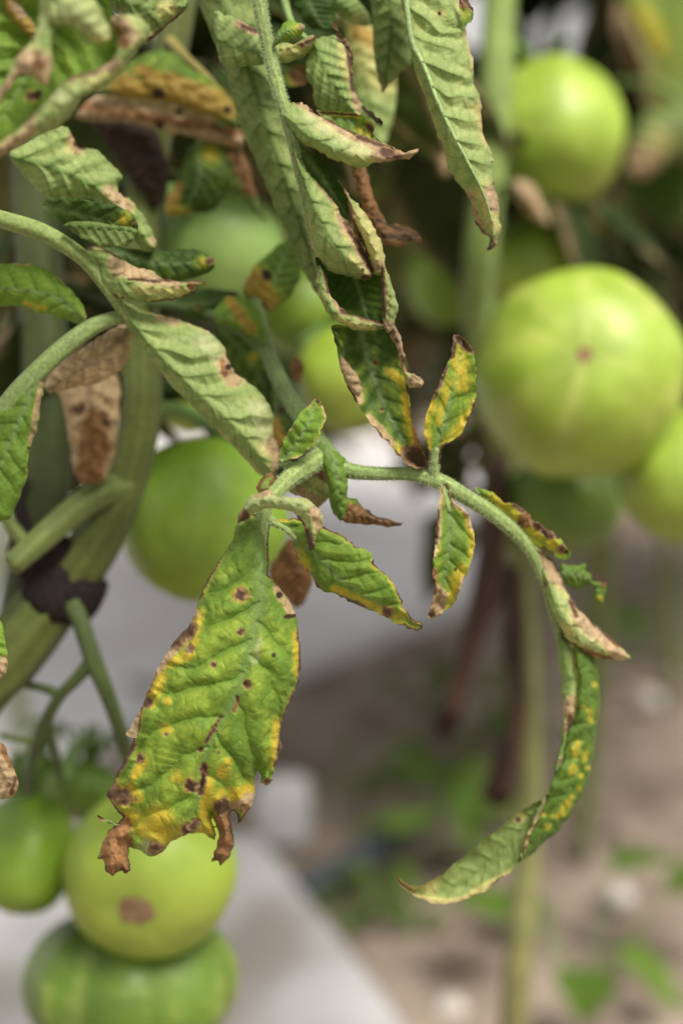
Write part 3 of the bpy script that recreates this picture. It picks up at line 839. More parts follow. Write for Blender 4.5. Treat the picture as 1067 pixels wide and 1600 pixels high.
# pale dry curl over its base
leaflet(lf, blade([(370, 814), (380, 791), (391, 777), (420, 765), (434, 777), (468, 777), (482, 781), (499, 797), (505, 812), (499, 829), (488, 860), (481, 854), (475, 826), (465, 809), (451, 799), (428, 795), (404, 798), (390, 809), (376, 816)],
                  [(374, 812, 3), (400, 785, -3), (440, 784, -5), (480, 797, -3), (490, 850, 2)], 0.393, 1, 'up', 'up2', roll=0.006, step=1.8, pk=0.5, nv=6, mott=0.6,
                  spots=[('t', 400, 772, 428, 768, 5), ('t', 492, 800, 498, 825, 8), ('t', 376, 808, 11), ('p', 400, 785, 490, 795, 40), ('p', 430, 780, 480, 785, 40), ('n', 384, 806, 380, 812, 6), ('n', 478, 830, 487, 858, 7), ('n', 466, 809, 476, 822, 3), ('p', 440, 785, 480, 790, 22)]),
        blade([(402, 768), (407, 752), (420, 738), (431, 744), (424, 760), (412, 770)], [(410, 768), (424, 742)], 0.402, 0, 'up', 'un', step=1.8, edge=(4, 'r')),
        label='pale dry curl of leaf draped over the petiole')
# green leaflet pointing right
leaflet(lf, blade([(424, 813), (451, 811), (478, 812), (502, 823), (529, 833), (556, 852), (581, 864), (586, 882), (610, 906), (625, 931), (633, 950), (648, 968), (662, 978), (654, 985), (627, 977), (593, 960), (556, 945), (522, 928), (498, 921), (485, 899), (468, 879), (460, 859), (456, 843), (441, 826), (424, 824)],
                  [(424, 818, 2), (458, 838, 1), (502, 876, -1), (542, 914, -2), (596, 946, -1), (656, 980, 2)], 0.403, 0, 'up', 'un', roll=0.004, tilt=-0.004, step=1.7, pk=0.65, nv=7, ang=0.9, mott=0.22,
                  spots=[('n', 606, 957, 10), ('n', 633, 948, 8), ('n', 522, 930, 570, 948, 3.5), ('n', 480, 892, 500, 922, 3), ('n', 545, 842, 560, 853, 3), ('n', 505, 824, 530, 833, 2.5), ('y', 465, 860, 482, 890, 9), ('y', 520, 920, 600, 955, 10), ('y', 622, 965, 14)], edge=(1.4, 'n'), edge_y=5),
        label='fresh green leaflet with two dark spots at its pointed end')
add_tube('petiolule', [(412, 800, 0.402, 6), (428, 816, 0.403, 5.5), (446, 826, 0.4035, 4.5), (462, 842, 0.4035, 3)], PG, lf, seg=12, hair=700)
# small upright leaflet
leaflet(lf, blade([(495, 623), (504, 634), (507, 650), (503, 671), (491, 694), (472, 712), (452, 718), (437, 722), (438, 705), (445, 686), (457, 664), (472, 642)], [(438, 722, 2), (458, 698, 0), (478, 668, -2), (495, 628, 0)], 0.407, 0, 'br', 'un', roll=0.003, cup=-0.004, step=1.8, pk=0.7, nv=6, mott=0.15, edge=(1.2, 't'), edge_y=4), label='small bright green upright leaflet at the fork')
add_tube('petiolule', [(470, 738, 0.413, 8), (450, 728, 0.410, 7), (438, 720, 0.408, 4)], PG, lf, seg=12, hair=700)
# mottled pair on the right branch
leaflet(lf, blade([(672, 726), (668, 698), (662, 678), (666, 646), (680, 610), (697, 573), (706, 549), (709, 523), (725, 529), (739, 552), (743, 581), (742, 628), (729, 662), (713, 686), (693, 698), (685, 726)],
                  [(678, 725, 2), (688, 680, 0), (700, 635, -1), (713, 585, 0), (724, 540, 3)], 0.408, 0, 'up', 'un', roll=0.003, cup=-0.005, step=1.8, pk=0.55, nv=6, ang=0.8, mott=0.8, edge=(3, 'n'), edge_y=12,
                  spots=[('y', 715, 545, 722, 600, 17), ('y', 715, 675, 728, 650, 12), ('n', 712, 525, 735, 548, 5), ('n', 697, 575, 678, 622, 3.5), ('y', 700, 600, 685, 660, 7)]), label='mottled yellow green leaflet standing upright on the side branch')
leaflet(lf, blade([(690, 758), (684, 788), (680, 832), (678, 862), (676, 896), (680, 916), (674, 942), (670, 966), (692, 957), (712, 937), (728, 900), (740, 860), (738, 822), (727, 798), (706, 780), (700, 757)],
                  [(696, 760, 1), (702, 800, 0), (703, 850, -1), (694, 905, 0), (676, 955, 3)], 0.409, 0, 'up', 'un', roll=0.003, cup=-0.004, step=1.8, pk=0.55, nv=6, ang=0.8, mott=0.75, edge=(2.6, 't'), edge_y=11,
                  spots=[('t', 686, 780, 682, 845, 5), ('n', 684, 800, 681, 850, 3), ('r', 678, 890, 676, 925, 5), ('t', 684, 930, 676, 962, 14), ('n', 674, 960, 5), ('y', 722, 890, 705, 930, 13), ('t', 720, 925, 725, 905, 5), ('d', 712, 889, 2.5)]), label='mottled leaflet hanging from the side branch with a dry tip')
add_tube('petiolule', [(680, 752, 0.412, 8), (677, 728, 0.410, 8), (682, 700, 0.408, 4)], PG, lf, seg=12, hair=700)
add_tube('petiolule', [(688, 752, 0.412, 7), (695, 772, 0.410, 6), (702, 800, 0.409, 3)], PG, lf, seg=12, hair=700)
# webbed leaf base and dry leaf behind the fork
leaflet(lf, blade([(500, 688), (522, 702), (540, 720), (544, 745), (542, 775), (540, 808), (532, 812), (522, 803), (515, 781), (512, 752), (504, 728), (494, 706)], [(510, 696, 2), (526, 740, -2), (534, 806, 2)], 0.413, 0, 'up', 'un', roll=0.004, step=2, pk=0.4, nv=5, mott=0.15), label='webbed green leaf base below the fork')
leaflet(lf, blade([(536, 779), (556, 780), (573, 797), (596, 809), (628, 817), (617, 822), (576, 820), (536, 814)], [(536, 798, 0), (580, 810, 1), (626, 818, 3)], 0.416, 0, 'up', 'un', roll=0.003, step=2, pk=0.7, spots=[('r', 536, 800, 628, 818, 18), ('y', 545, 790, 9), ('n', 575, 800, 600, 812, 4)]), label='small shrivelled brown leaflet below the fork')
leaflet(lf, blade([(448, 748), (460, 734), (478, 726), (505, 724), (516, 752), (516, 776), (502, 790), (490, 797), (474, 780), (452, 768)], [(450, 758, 0), (480, 758, -1), (512, 775, 2)], 0.421, 1, 'up', 'up2', roll=0.006, step=2, pk=0.8, spots=[('t', 470, 768, 500, 785, 9), ('r', 485, 732, 508, 745, 8), ('y', 480, 740, 505, 760, 10), ('d', 478, 730, 5)]), label='yellow brown curl behind the fork')
leaflet(lf, blade([(421, 897), (432, 868), (455, 842), (474, 858), (486, 884), (488, 909), (477, 936), (465, 950), (448, 936), (430, 915)], [(440, 850, 0), (460, 900, -2), (464, 948, 2)], 0.455, 0, 'md', 'un', roll=0.008, step=3, pk=0.8, spots=[('r', 455, 860, 460, 940, 50), ('o', 460, 870, 26)]), label='orange brown dead leaflet behind the large spotted one')
# curling end of the side branch
leaflet(lf, blade([(742, 766), (755, 765), (770, 768), (784, 783), (800, 786), (814, 793), (825, 802), (838, 817), (852, 826), (866, 834), (881, 849), (891, 864), (884, 876), (862, 868), (840, 852), (816, 842), (780, 812)],
                  [(746, 772, 0), (790, 805, 0), (830, 838, 0), (886, 872, 2)], 0.421, 0, 'br', 'un', roll=0.002, tilt=-0.004, step=2, pk=0.9, nv=6, mott=0.7,
                  spots=[('y', 775, 780, 860, 850, 20), ('n', 800, 784, 816, 796, 5), ('r', 822, 815, 12), ('n', 836, 820, 862, 838, 7), ('n', 876, 858, 9), ('d', 850, 832, 4), ('d', 884, 862, 4)], edge=(2.5, 'n')), label='yellow leaflet strip with brown blotched margin along the branch')
leaflet(lf, blade([(826, 846), (846, 862), (868, 880), (880, 908), (896, 940), (920, 968), (952, 994), (984, 1026), (968, 1031), (945, 1031), (920, 1024), (892, 1006), (876, 990), (862, 952), (848, 908), (834, 872)],
                  [(830, 855, 0), (856, 910, -2), (880, 965, -3), (925, 1005, -1), (980, 1027, 3)], 0.424, 1, 'up', 'up2', roll=0.007, step=2, pk=0.8, nv=6, mott=0.6,
                  spots=[('t', 846, 870, 872, 900, 11), ('t', 862, 900, 876, 912, 9), ('t', 905, 962, 960, 1015, 12), ('n', 892, 940, 900, 962, 4), ('r', 940, 980, 965, 1010, 5), ('t', 966, 1024, 16), ('r', 900, 1012, 950, 1030, 4), ('y', 885, 985, 11), ('p', 920, 990, 950, 1008, 12)], edge=(2, 'n')), label='green to tan curled leaflet with a dry pointed tip')
leaflet(lf, blade([(874, 882), (896, 884), (914, 882), (917, 894), (944, 900), (944, 930), (937, 945), (927, 934), (924, 914), (900, 921), (878, 908)], [(876, 895, 0), (915, 902, 2), (938, 935, 4)], 0.436, 0, 'up', 'un', roll=0.004, step=2.2, spots=[('d', 930, 900, 943, 905, 7), ('r', 942, 910, 6), ('y', 936, 935, 7)]), label='tiny green curl with a brown corner')
rt = blade([(896, 1012), (918, 1006), (929, 1030), (937, 1085), (933, 1130), (926, 1182), (914, 1227), (892, 1269), (870, 1299), (840, 1325), (812, 1348), (822, 1318), (846, 1268), (862, 1222), (878, 1190), (886, 1150), (901, 1111), (905, 1055)],
           [(912, 1010, -1), (921, 1085, -1), (908, 1170, 0), (880, 1250, 1), (818, 1342, 2)], 0.428, 0, 'md', 'un', roll=0.003, tilt=0.003, step=1.9, pk=0.9, nv=12, ang=0.5, mott=0.2,
           spots=[('y', 920, 1110, 922, 1125, 7), ('y', 903, 1162, 898, 1180, 8), ('y', 915, 1178, 913, 1185, 7), ('y', 918, 1200, 5), ('y', 896, 1200, 894, 1206, 8), ('y', 908, 1212, 5), ('y', 904, 1232, 6), ('y', 885, 1255, 878, 1270, 8), ('y', 868, 1275, 7), ('y', 855, 1292, 6), ('y', 848, 1272, 5), ('y', 893, 1245, 5), ('y', 928, 1070, 5), ('y', 912, 1105, 5)], vein=0.3)
lt = blade([(866, 985), (890, 1000), (898, 1014), (906, 1058), (902, 1112), (887, 1150), (878, 1190), (862, 1222), (848, 1262), (824, 1318), (812, 1346), (822, 1300), (846, 1250), (862, 1220), (870, 1182), (878, 1132), (876, 1060), (870, 1020)],
           [(876, 992, 0), (888, 1080, 0), (874, 1180, 0), (818, 1335, 0)], 0.426, 1, 'up', 'un', roll=0.004, step=1.9, pk=0.5, nv=8, spots=[('t', 897, 1012, 906, 1060, 4), ('t', 895, 1090, 886, 1112, 8), ('n', 890, 1120, 888, 1140, 6), ('n', 904, 1040, 5), ('t', 866, 1230, 820, 1330, 5), ('r', 826, 1310, 5), ('t', 878, 1190, 5)], mott=0.4)
bt_ = blade([(847, 1250), (830, 1258), (810, 1269), (769, 1302), (731, 1332), (690, 1366), (649, 1385), (617, 1372), (637, 1392), (675, 1411), (712, 1409), (750, 1396), (780, 1374), (812, 1348), (824, 1318), (838, 1285)],
            [(834, 1272, 1), (780, 1330, 2), (720, 1378, 0), (660, 1398, -3), (622, 1378, -4)], 0.430, 1, 'md', 'ud', roll=-0.004, step=1.9, pk=0.2, nv=8, mott=0.3, spots=[('n', 809, 1281, 5), ('y', 812, 1276, 8), ('t', 640, 1386, 619, 1373, 6), ('y', 672, 1386, 14), ('y', 800, 1360, 712, 1409, 4), ('y', 712, 1409, 650, 1400, 4), ('n', 785, 1370, 770, 1382, 3)], edge=(1.4, 't'), vein=0.3)
leaflet(lf, rt, lt, bt_, label='long twisted leaflet hanging in a curl with yellow flecks')
add_tube('petiolule', [(850, 905, 0.427, 6), (862, 950, 0.428, 7), (874, 990, 0.428, 6), (884, 1030, 0.428, 3)], PG, lf, seg=12, hair=700)

# ---- rolled leaf hanging at top centre
lf = leaf(405, -40, 0.404, 'hanging leaf with rolled leaflets and dry brown margins')
add_tube('rachis', [(396, -60, 0.404, 11), (405, 0, 0.404, 10.5), (412, 40, 0.404, 10), (421, 80, 0.404, 10), (431, 125, 0.404, 10), (444, 170, 0.404, 9), (456, 215, 0.404, 8), (466, 265, 0.405, 6), (478, 330, 0.407, 4), (490, 390, 0.409, 3)], (0.215, 0.285, 0.095), lf, seg=24, ridges=7, amp=0.08, hair=8000)
leaflet(lf, blade([(441, 165), (455, 161), (468, 159), (480, 165), (493, 175), (510, 185), (527, 194), (552, 206), (586, 219), (611, 229), (628, 237), (653, 234), (650, 241), (638, 247), (620, 249), (603, 255), (586, 256), (565, 262), (536, 257), (506, 243), (477, 226), (455, 209), (443, 188)],
                  [(442, 178, 2), (490, 215, -3), (545, 238, -4), (600, 245, -1), (650, 238, 3)], 0.399, 1, 'up', 'un', roll=0.010, step=1.6, pk=0.7, nv=5, ang=1.1, mott=0.5,
                  spots=[('t', 470, 163, 530, 198, 5), ('n', 485, 172, 560, 212, 2.5), ('t', 530, 200, 600, 232, 7), ('n', 560, 214, 610, 232, 4), ('t', 600, 240, 655, 236, 15), ('n', 600, 236, 620, 246, 8), ('p', 485, 185, 540, 212, 16), ('y', 500, 195, 545, 215, 7), ('p', 555, 222, 588, 240, 16), ('y', 560, 235, 600, 245, 14), ('y', 590, 248, 12)], edge=(1.2, 'n'), vein=0.6),
        blade([(494, 174), (512, 173), (531, 174), (561, 179), (574, 186), (583, 196), (585, 210), (596, 222), (620, 235), (600, 232), (586, 222), (552, 210), (527, 198)], [(500, 178, 0), (550, 190, 3), (612, 232, 0)], 0.404, 0, 'md', 'un', roll=-0.002, step=1.7, pk=0.6,
              spots=[('n', 576, 196, 618, 236, 6), ('y', 560, 200, 575, 208, 9), ('y', 505, 178, 560, 182, 5), ('n', 497, 175, 565, 180, 2.2)]), label='rolled leaflet with a dry brown lip pointing right')
dl = blade([(451, 209), (466, 245), (488, 275), (504, 292), (518, 310), (532, 332), (546, 348), (560, 368), (575, 395), (588, 420), (584, 433), (568, 437), (543, 433), (520, 426), (505, 414), (489, 390), (480, 340), (466, 272), (456, 236)],
           [(454, 216, 2), (475, 280, -2), (500, 340, -4), (530, 390, -4), (572, 428, 1)], 0.400, 1, 'up', 'un', roll=0.010, step=1.5, pk=0.9, nv=6, ang=0.9, mott=0.3,
           spots=[('t', 534, 340, 578, 415, 9), ('n', 540, 350, 582, 424, 5), ('y', 525, 330, 545, 372, 8), ('y', 548, 400, 575, 428, 6), ('d', 567, 421, 3), ('n', 568, 433, 586, 430, 4), ('t', 495, 285, 530, 325, 2.5), ('d', 512, 301, 2)], edge=(1.0, 't'))
dr_ = blade([(526, 280), (540, 296), (552, 311), (574, 337), (588, 362), (596, 384), (602, 415), (592, 430), (584, 424), (574, 398), (560, 370), (548, 347), (544, 322), (536, 298)],
            [(530, 288, 0), (556, 332, -3), (580, 378, -3), (594, 424, 1)], 0.401, 1, 'up', 'up2', roll=0.006, step=1.5, pk=0.8, nv=6, mott=0.4, spots=[('t', 530, 290, 552, 340, 6), ('n', 534, 295, 550, 345, 4), ('y', 555, 340, 594, 412, 20), ('y', 575, 395, 590, 415, 14), ('n', 552, 345, 575, 400, 3), ('t', 590, 415, 8)], edge=(1.2, 't'))
di = blade([(454, 213), (470, 228), (490, 240), (508, 252), (528, 282), (544, 312), (552, 350), (540, 352), (518, 320), (490, 285), (466, 256)], [(460, 222, 0), (505, 280, 4), (546, 345, 3)], 0.410, 0, 'dk', 'un', roll=-0.003, step=2, pk=0.6)
leaflet(lf, dl, dr_, di, label='large rolled leaflet with a brown seam and pale yellow flank')
# open cup below it
leaflet(lf, blade([(498, 414), (494, 444), (503, 473), (519, 497), (543, 511), (568, 517), (600, 512), (600, 503), (575, 498), (550, 492), (531, 479), (516, 458), (508, 424)], [(500, 416, 0), (510, 470, -2), (548, 502, -3), (598, 508, 0)], 0.402, 1, 'up', 'un', roll=0.004, step=1.6, pk=0.4, spots=[('n', 508, 425, 514, 455, 5), ('t', 514, 455, 535, 484, 6), ('n', 535, 486, 596, 503, 6), ('y', 530, 500, 580, 514, 7)], edge=(1.2, 't')),
        blade([(496, 400), (540, 420), (600, 410), (604, 500), (575, 502), (548, 495), (528, 480), (512, 456), (500, 425)], [(540, 400, 2), (560, 450, 4), (575, 500, 0)], 0.413, 0, 'dk', 'un', roll=-0.010, step=2.2, pk=0.8),
        blade([(594, 398), (604, 424), (612, 446), (621, 477), (618, 498), (610, 517), (600, 514), (597, 481), (595, 440)], [(598, 402, 0), (608, 460, -3), (606, 514, 0)], 0.402, 1, 'up', 'up2', roll=0.005, step=1.6, pk=0.5, spots=[('t', 597, 405, 600, 480, 5), ('n', 596, 420, 600, 495, 3.5), ('t', 606, 510, 9)]), label='cup shaped leaflet with a brown rim and dark green inside')
leaflet(lf, blade([(520, 510), (526, 545), (532, 572), (543, 606), (568, 646), (592, 678), (612, 698), (628, 719), (642, 731), (666, 727), (656, 694), (646, 662), (640, 625), (636, 592), (631, 562), (626, 535), (615, 500), (596, 505), (560, 510)],
                  [(560, 508, 2), (578, 570, 3), (604, 640, 2), (635, 695, 0), (656, 726, 2)], 0.411, 0, 'dk', 'un', roll=-0.006, step=1.7, pk=0.8, nv=7, ang=0.8, mott=0.35,
                  spots=[('t', 533, 575, 558, 615, 9), ('t', 545, 600, 562, 625, 6), ('y', 600, 690, 632, 715, 12), ('y', 632, 620, 646, 690, 10), ('r', 645, 640, 655, 700, 6), ('n', 648, 710, 660, 728, 15), ('r', 636, 705, 645, 722, 8), ('t', 575, 650, 612, 692, 5), ('y', 610, 580, 630, 600, 10), ('n', 586, 567, 5), ('n', 596, 640, 3), ('y', 540, 630, 590, 670, 6)], edge=(2.2, 'n')),
        blade([(616, 502), (624, 522), (632, 555), (637, 580), (650, 585), (662, 597), (655, 605), (638, 604), (630, 580), (620, 545), (609, 525)], [(614, 508, 0), (630, 560, -1), (655, 598, 0)], 0.406, 1, 'up', 'un', roll=0.003, step=1.7, spots=[('t', 614, 508, 634, 575, 12), ('t', 650, 596, 15), ('n', 620, 530, 636, 580, 3)]),
        blade([(521, 512), (530, 530), (538, 560), (560, 590), (562, 622), (545, 606), (531, 570)], [(523, 518, 0), (540, 575, -2), (558, 618, 0)], 0.407, 1, 'up', 'ud', roll=0.003, step=1.7, spots=[('t', 540, 570, 558, 612, 11)]), label='dark green leaflet with yellow and brown margins hanging from the rolled ones')
# broad shaded rolled leaflet behind the stem
leaflet(lf, blade([(298, -40), (340, -40), (398, -30), (420, 60), (440, 150), (462, 230), (482, 320), (496, 400), (508, 470), (492, 455), (470, 415), (446, 365), (422, 304), (401, 253), (371, 186), (352, 108), (328, 50)],
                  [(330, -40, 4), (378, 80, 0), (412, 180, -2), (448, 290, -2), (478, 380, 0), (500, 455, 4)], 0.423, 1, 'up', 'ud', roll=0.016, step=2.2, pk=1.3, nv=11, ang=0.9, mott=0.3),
        blade([(335, 20), (350, 22), (390, 40), (426, 62), (460, 68), (487, 54), (493, 62), (484, 80), (468, 92), (434, 100), (390, 103), (352, 104), (338, 70)], [(340, 60, 2), (410, 82, -3), (490, 60, 0)], 0.413, 1, 'up', 'un', roll=0.008, step=2, pk=0.7, spots=[('y', 450, 80, 485, 68, 14), ('n', 472, 70, 492, 58, 5), ('t', 375, 36, 405, 48, 8), ('n', 380, 40, 400, 48, 4)]), label='broad rolled pale green leaflet hanging behind the hairy stem')
leaflet(lf, blade([(426, 67), (434, 50), (447, 30), (455, 31), (464, 36), (474, 40), (474, 50), (468, 58), (447, 65), (432, 70)], [(428, 68, 0), (448, 48, -2), (470, 44, 0)], 0.400, 0, 'br', 'up2', roll=0.003, step=1.6, pk=0.5, spots=[('y', 462, 44, 10), ('t', 472, 42, 5)]), label='tiny two toned leaflet budding from the stem')
leaflet(lf, blade([(477, 103), (485, 80), (496, 60), (515, 56), (531, 58), (544, 72), (549, 101), (553, 135), (562, 155), (568, 172), (560, 185), (530, 180), (500, 175), (490, 150), (484, 128)],
                  [(490, 66, 0), (515, 120, -3), (555, 178, 0)], 0.417, 1, 'up', 'un', roll=0.007, step=1.8, pk=1.0, nv=6, ang=0.9, mott=0.3, spots=[('y', 535, 75, 545, 120, 9), ('n', 543, 75, 552, 140, 4), ('t', 548, 100, 556, 160, 6), ('t', 560, 170, 6)], edge=(1.6, 'n')),
        blade([(518, 36), (523, 34), (530, 50), (545, 66), (552, 95), (549, 104), (543, 78), (528, 58)], [(520, 38), (550, 98)], 0.418, 0, 'md', 'un', step=1.7, spots=[('n', 520, 38, 550, 98, 9)]), label='folded green leaflet with a brown right margin')
leaflet(lf, blade([(545, 240), (562, 235), (574, 268), (586, 312), (603, 346), (620, 350), (637, 356), (650, 362), (658, 375), (648, 377), (628, 384), (599, 382), (580, 372), (570, 345), (562, 310), (550, 268)], [(556, 245, 0), (572, 310, -2), (600, 365, 0), (654, 374, 3)], 0.424, 1, 'up', 'un', roll=0.005, step=2, pk=0.6, spots=[('r', 560, 245, 590, 360, 30), ('r', 590, 365, 655, 374, 20), ('t', 570, 260, 585, 330, 7), ('n', 590, 345, 650, 368, 4), ('n', 600, 368, 640, 372, 8)]), label='twisted rust brown dead leaflet behind the rolled ones')
leaflet(lf, blade([(560, 160), (570, 168), (590, 182), (598, 192), (594, 198), (580, 185), (566, 178)], [(562, 165), (594, 194)], 0.421, 0, 'md', 'un', step=1.8, spots=[('d', 565, 166, 597, 194, 4)], edge_y=3), label='thin brown edged sliver of leaf')

# ---- long hanging leaflet at top right of centre
lf = leaf(640, -70, 0.412, 'leaf with a long pale crinkled leaflet hanging straight down')
add_tube('rachis', [(560, -140, 0.42, 9), (610, -90, 0.412, 8), (628, -40, 0.407, 6), (634, 0, 0.4052, 4.6), (643, 63, 0.4044, 4.2), (663, 105, 0.4036, 3.6), (684, 160, 0.4028, 3.2), (709, 212, 0.4026, 2.8), (735, 262, 0.4034, 2.2), (756, 305, 0.405, 1.6), (770, 350, 0.4068, 1.0)], (0.235, 0.335, 0.135), lf, seg=14, amp=0.02)
leaflet(lf, blade([(612, -60), (626, 0), (633, 34), (641, 76), (646, 101), (662, 148), (671, 177), (683, 211), (694, 236), (700, 266), (720, 291), (734, 312), (740, 342), (753, 363), (765, 372), (761, 392), (775, 383), (781, 358), (779, 316), (772, 291), (770, 249), (763, 228), (753, 202), (751, 160), (739, 127), (740, 97), (730, 63), (723, 25), (716, 0), (700, -60)],
                  [(622, -50, 2), (634, 0, 0), (643, 63, -1), (663, 105, -2), (684, 160, -3), (709, 212, -3), (735, 262, -2), (756, 305, 0), (770, 350, 2), (765, 388, 5)], 0.4055, 1, 'up', 'un', roll=0.012, step=1.6, pk=1.5, nv=11, ang=0.85, mott=0.45,
                  spots=[('y', 745, 170, 760, 220, 9), ('t', 764, 300, 776, 320, 10), ('t', 738, 330, 750, 358, 9), ('y', 755, 300, 775, 350, 16), ('n', 763, 372, 768, 390, 8), ('n', 740, 345, 764, 372, 2.5), ('n', 772, 286, 778, 300, 2.5), ('t', 732, 300, 738, 318, 5), ('d', 686, 21, 3), ('y', 690, 20, 7)], edge=(0.9, 't'), vein=0.55),
        blade([(717, -14), (728, 0), (740, 14), (738, 28), (730, 40), (724, 42), (720, 20)], [(718, -6, 0), (734, 30, 0)], 0.409, 0, 'up', 'un', step=1.8, spots=[('r', 720, 0, 12), ('y', 728, 20, 12), ('n', 724, 0, 740, 16, 3)]), label='long pale crinkled leaflet with a brown curled tip')
leaflet(lf, blade([(572, -40), (580, 13), (582, 60), (588, 110), (598, 146), (612, 128), (630, 108), (644, 92), (640, 40), (628, -40)], [(605, -40, 0), (612, 40, -3), (600, 140, 2)], 0.432, 1, 'md', 'ud', roll=0.010, step=2.4, pk=1.4, nv=7, mott=0.2, spots=[('t', 598, 140, 8)]), label='shaded green leaflet hanging behind the long pale one')

# ---- leaf at left with rolled leaflets
lf = leaf(-40, 330, 0.418, 'left leaf on a smooth pale petiole with rolled underside showing')
add_tube('rachis', [(-60, 325, 0.415, 15), (0, 342, 0.415, 14), (60, 360, 0.416, 14), (105, 384, 0.417, 13), (140, 412, 0.418, 12), (172, 455, 0.419, 10), (196, 492, 0.422, 7), (222, 524, 0.424, 4)], (0.205, 0.275, 0.080), lf, seg=18, amp=0.04)
leaflet(lf, blade([(172, 452), (195, 470), (219, 485), (245, 491), (287, 502), (325, 519), (349, 540), (357, 563), (371, 586), (405, 611), (426, 645), (429, 679), (436, 704), (434, 731), (421, 744), (401, 738), (371, 704), (337, 671), (304, 637), (270, 603), (236, 561), (211, 527), (186, 489)],
                  [(176, 460, 2), (222, 522, -1), (275, 580, -3), (330, 632, -3), (380, 680, -2), (426, 738, 3)], 0.421, 1, 'up', 'un', roll=0.011, step=1.8, pk=1.4, nv=8, ang=0.95, mott=0.45,
                  spots=[('t', 250, 494, 275, 502, 7), ('p', 320, 530, 345, 560, 18), ('t', 350, 570, 366, 590, 12), ('d', 357, 573, 4.5), ('r', 347, 565, 352, 585, 4), ('p', 405, 640, 420, 690, 16), ('t', 428, 690, 434, 725, 10), ('y', 415, 700, 14)], edge=(0.9, 't'), vein=0.7), label='large rolled leaflet showing its pale veined underside')
leaflet(lf, blade([(134, 391), (152, 385), (181, 400), (211, 416), (236, 421), (253, 435), (287, 440), (323, 438), (312, 450), (291, 464), (253, 471), (211, 471), (177, 461), (148, 430)],
                  [(137, 396, 1), (185, 435, -3), (240, 450, -3), (318, 441, 3)], 0.417, 1, 'up', 'un', roll=0.006, step=1.8, pk=0.9, nv=6, ang=0.9, mott=0.3,
                  spots=[('t', 182, 410, 232, 432, 14), ('t', 225, 432, 275, 442, 8), ('n', 250, 437, 322, 439, 3), ('n', 200, 436, 250, 440, 2), ('y', 180, 420, 12), ('y', 215, 450, 290, 456, 8), ('r', 300, 446, 6)], edge=(1.4, 'n')), label='rolled leaflet with a papery tan upper edge')
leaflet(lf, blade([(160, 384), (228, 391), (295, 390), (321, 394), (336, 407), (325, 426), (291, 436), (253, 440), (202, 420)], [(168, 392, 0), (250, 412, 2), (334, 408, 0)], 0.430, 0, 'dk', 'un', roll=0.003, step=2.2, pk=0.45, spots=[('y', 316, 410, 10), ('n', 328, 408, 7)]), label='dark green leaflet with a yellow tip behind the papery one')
leaflet(lf, blade([(69, 316), (82, 307), (127, 311), (180, 321), (206, 333), (216, 356), (211, 374), (196, 383), (157, 383), (127, 371), (101, 350), (72, 335)], [(70, 322, 0), (130, 338, 0), (214, 358, 0)], 0.413, 0, 'dk', 'un', roll=0.002, tilt=-0.004, step=1.8, pk=0.4, nv=6, ang=0.9, spots=[('y', 195, 345, 14), ('n', 212, 345, 200, 382, 2)], mott=0.25),
        blade([(100, 350), (140, 345), (180, 352), (214, 358), (210, 374), (196, 383), (157, 383), (127, 371)], [(102, 352, 0), (212, 362, 0)], 0.4105, 1, 'up', 'ud', roll=0.002, step=1.8, pk=0.3, mott=0.2), label='dark folded leaflet with a fine brown rim')
leaflet(lf, blade([(15, 240), (52, 217), (94, 197), (109, 204), (124, 230), (150, 232), (165, 247), (191, 274), (184, 296), (210, 319), (232, 349), (245, 382), (225, 392), (190, 350), (150, 315), (110, 312), (75, 311), (45, 281)], [(20, 245, 0), (90, 265, -2), (160, 300, -2), (238, 384, 3)], 0.424, 1, 'up', 'un', roll=0.008, step=2, pk=1.4, nv=7, ang=0.9, mott=0.25, spots=[('t', 112, 218, 122, 232, 8), ('n', 118, 226, 132, 232, 4), ('t', 170, 300, 200, 322, 9), ('y', 108, 235, 9), ('t', 240, 375, 8)]), label='crinkled pale leaflet with a torn brown notch')

# ---- lower left leaf
lf = leaf(186, 495, 0.428, 'smooth green leaf at the left on a curved petiole')
add_tube('rachis', [(192, 494, 0.425, 11), (165, 502, 0.424, 12), (138, 515, 0.423, 14), (98, 545, 0.421, 15), (60, 580, 0.419, 15), (20, 622, 0.418, 15), (-30, 690, 0.418, 12), (-60, 760, 0.418, 5)], (0.170, 0.240, 0.075), lf, seg=18, amp=0.04)
leaflet(lf, blade([(-40, 425), (0, 413), (42, 412), (72, 419), (97, 438), (118, 460), (131, 480), (136, 500), (124, 506), (105, 501), (67, 490), (34, 480), (0, 478), (-40, 480)], [(132, 500, 0), (80, 462, -1), (-30, 446, 0)], 0.424, 0, 'br', 'un', roll=0.004, tilt=0.002, step=2, pk=0.35, nv=6, mott=0.2, edge=(1.2, 't'), spots=[('y', 40, 474, 70, 482, 6)]), label='bright smooth green leaflet with a thin dry edge')
leaflet(lf, blade([(-60, 660), (0, 624), (42, 592), (69, 568), (70, 595), (66, 622), (59, 662), (46, 708), (42, 745), (18, 806), (0, 815), (-60, 830)], [(66, 572, 0), (30, 660, -2), (-20, 780, 0)], 0.417, 0, 'up', 'un', roll=0.005, step=2, pk=0.5, nv=7, mott=0.08, spots=[('t', 69, 575, 50, 690, 4), ('y', 46, 712, 44, 745, 4), ('d', 45, 700, 2)]), label='large dull green leaflet with a dry tan edge at the far left')
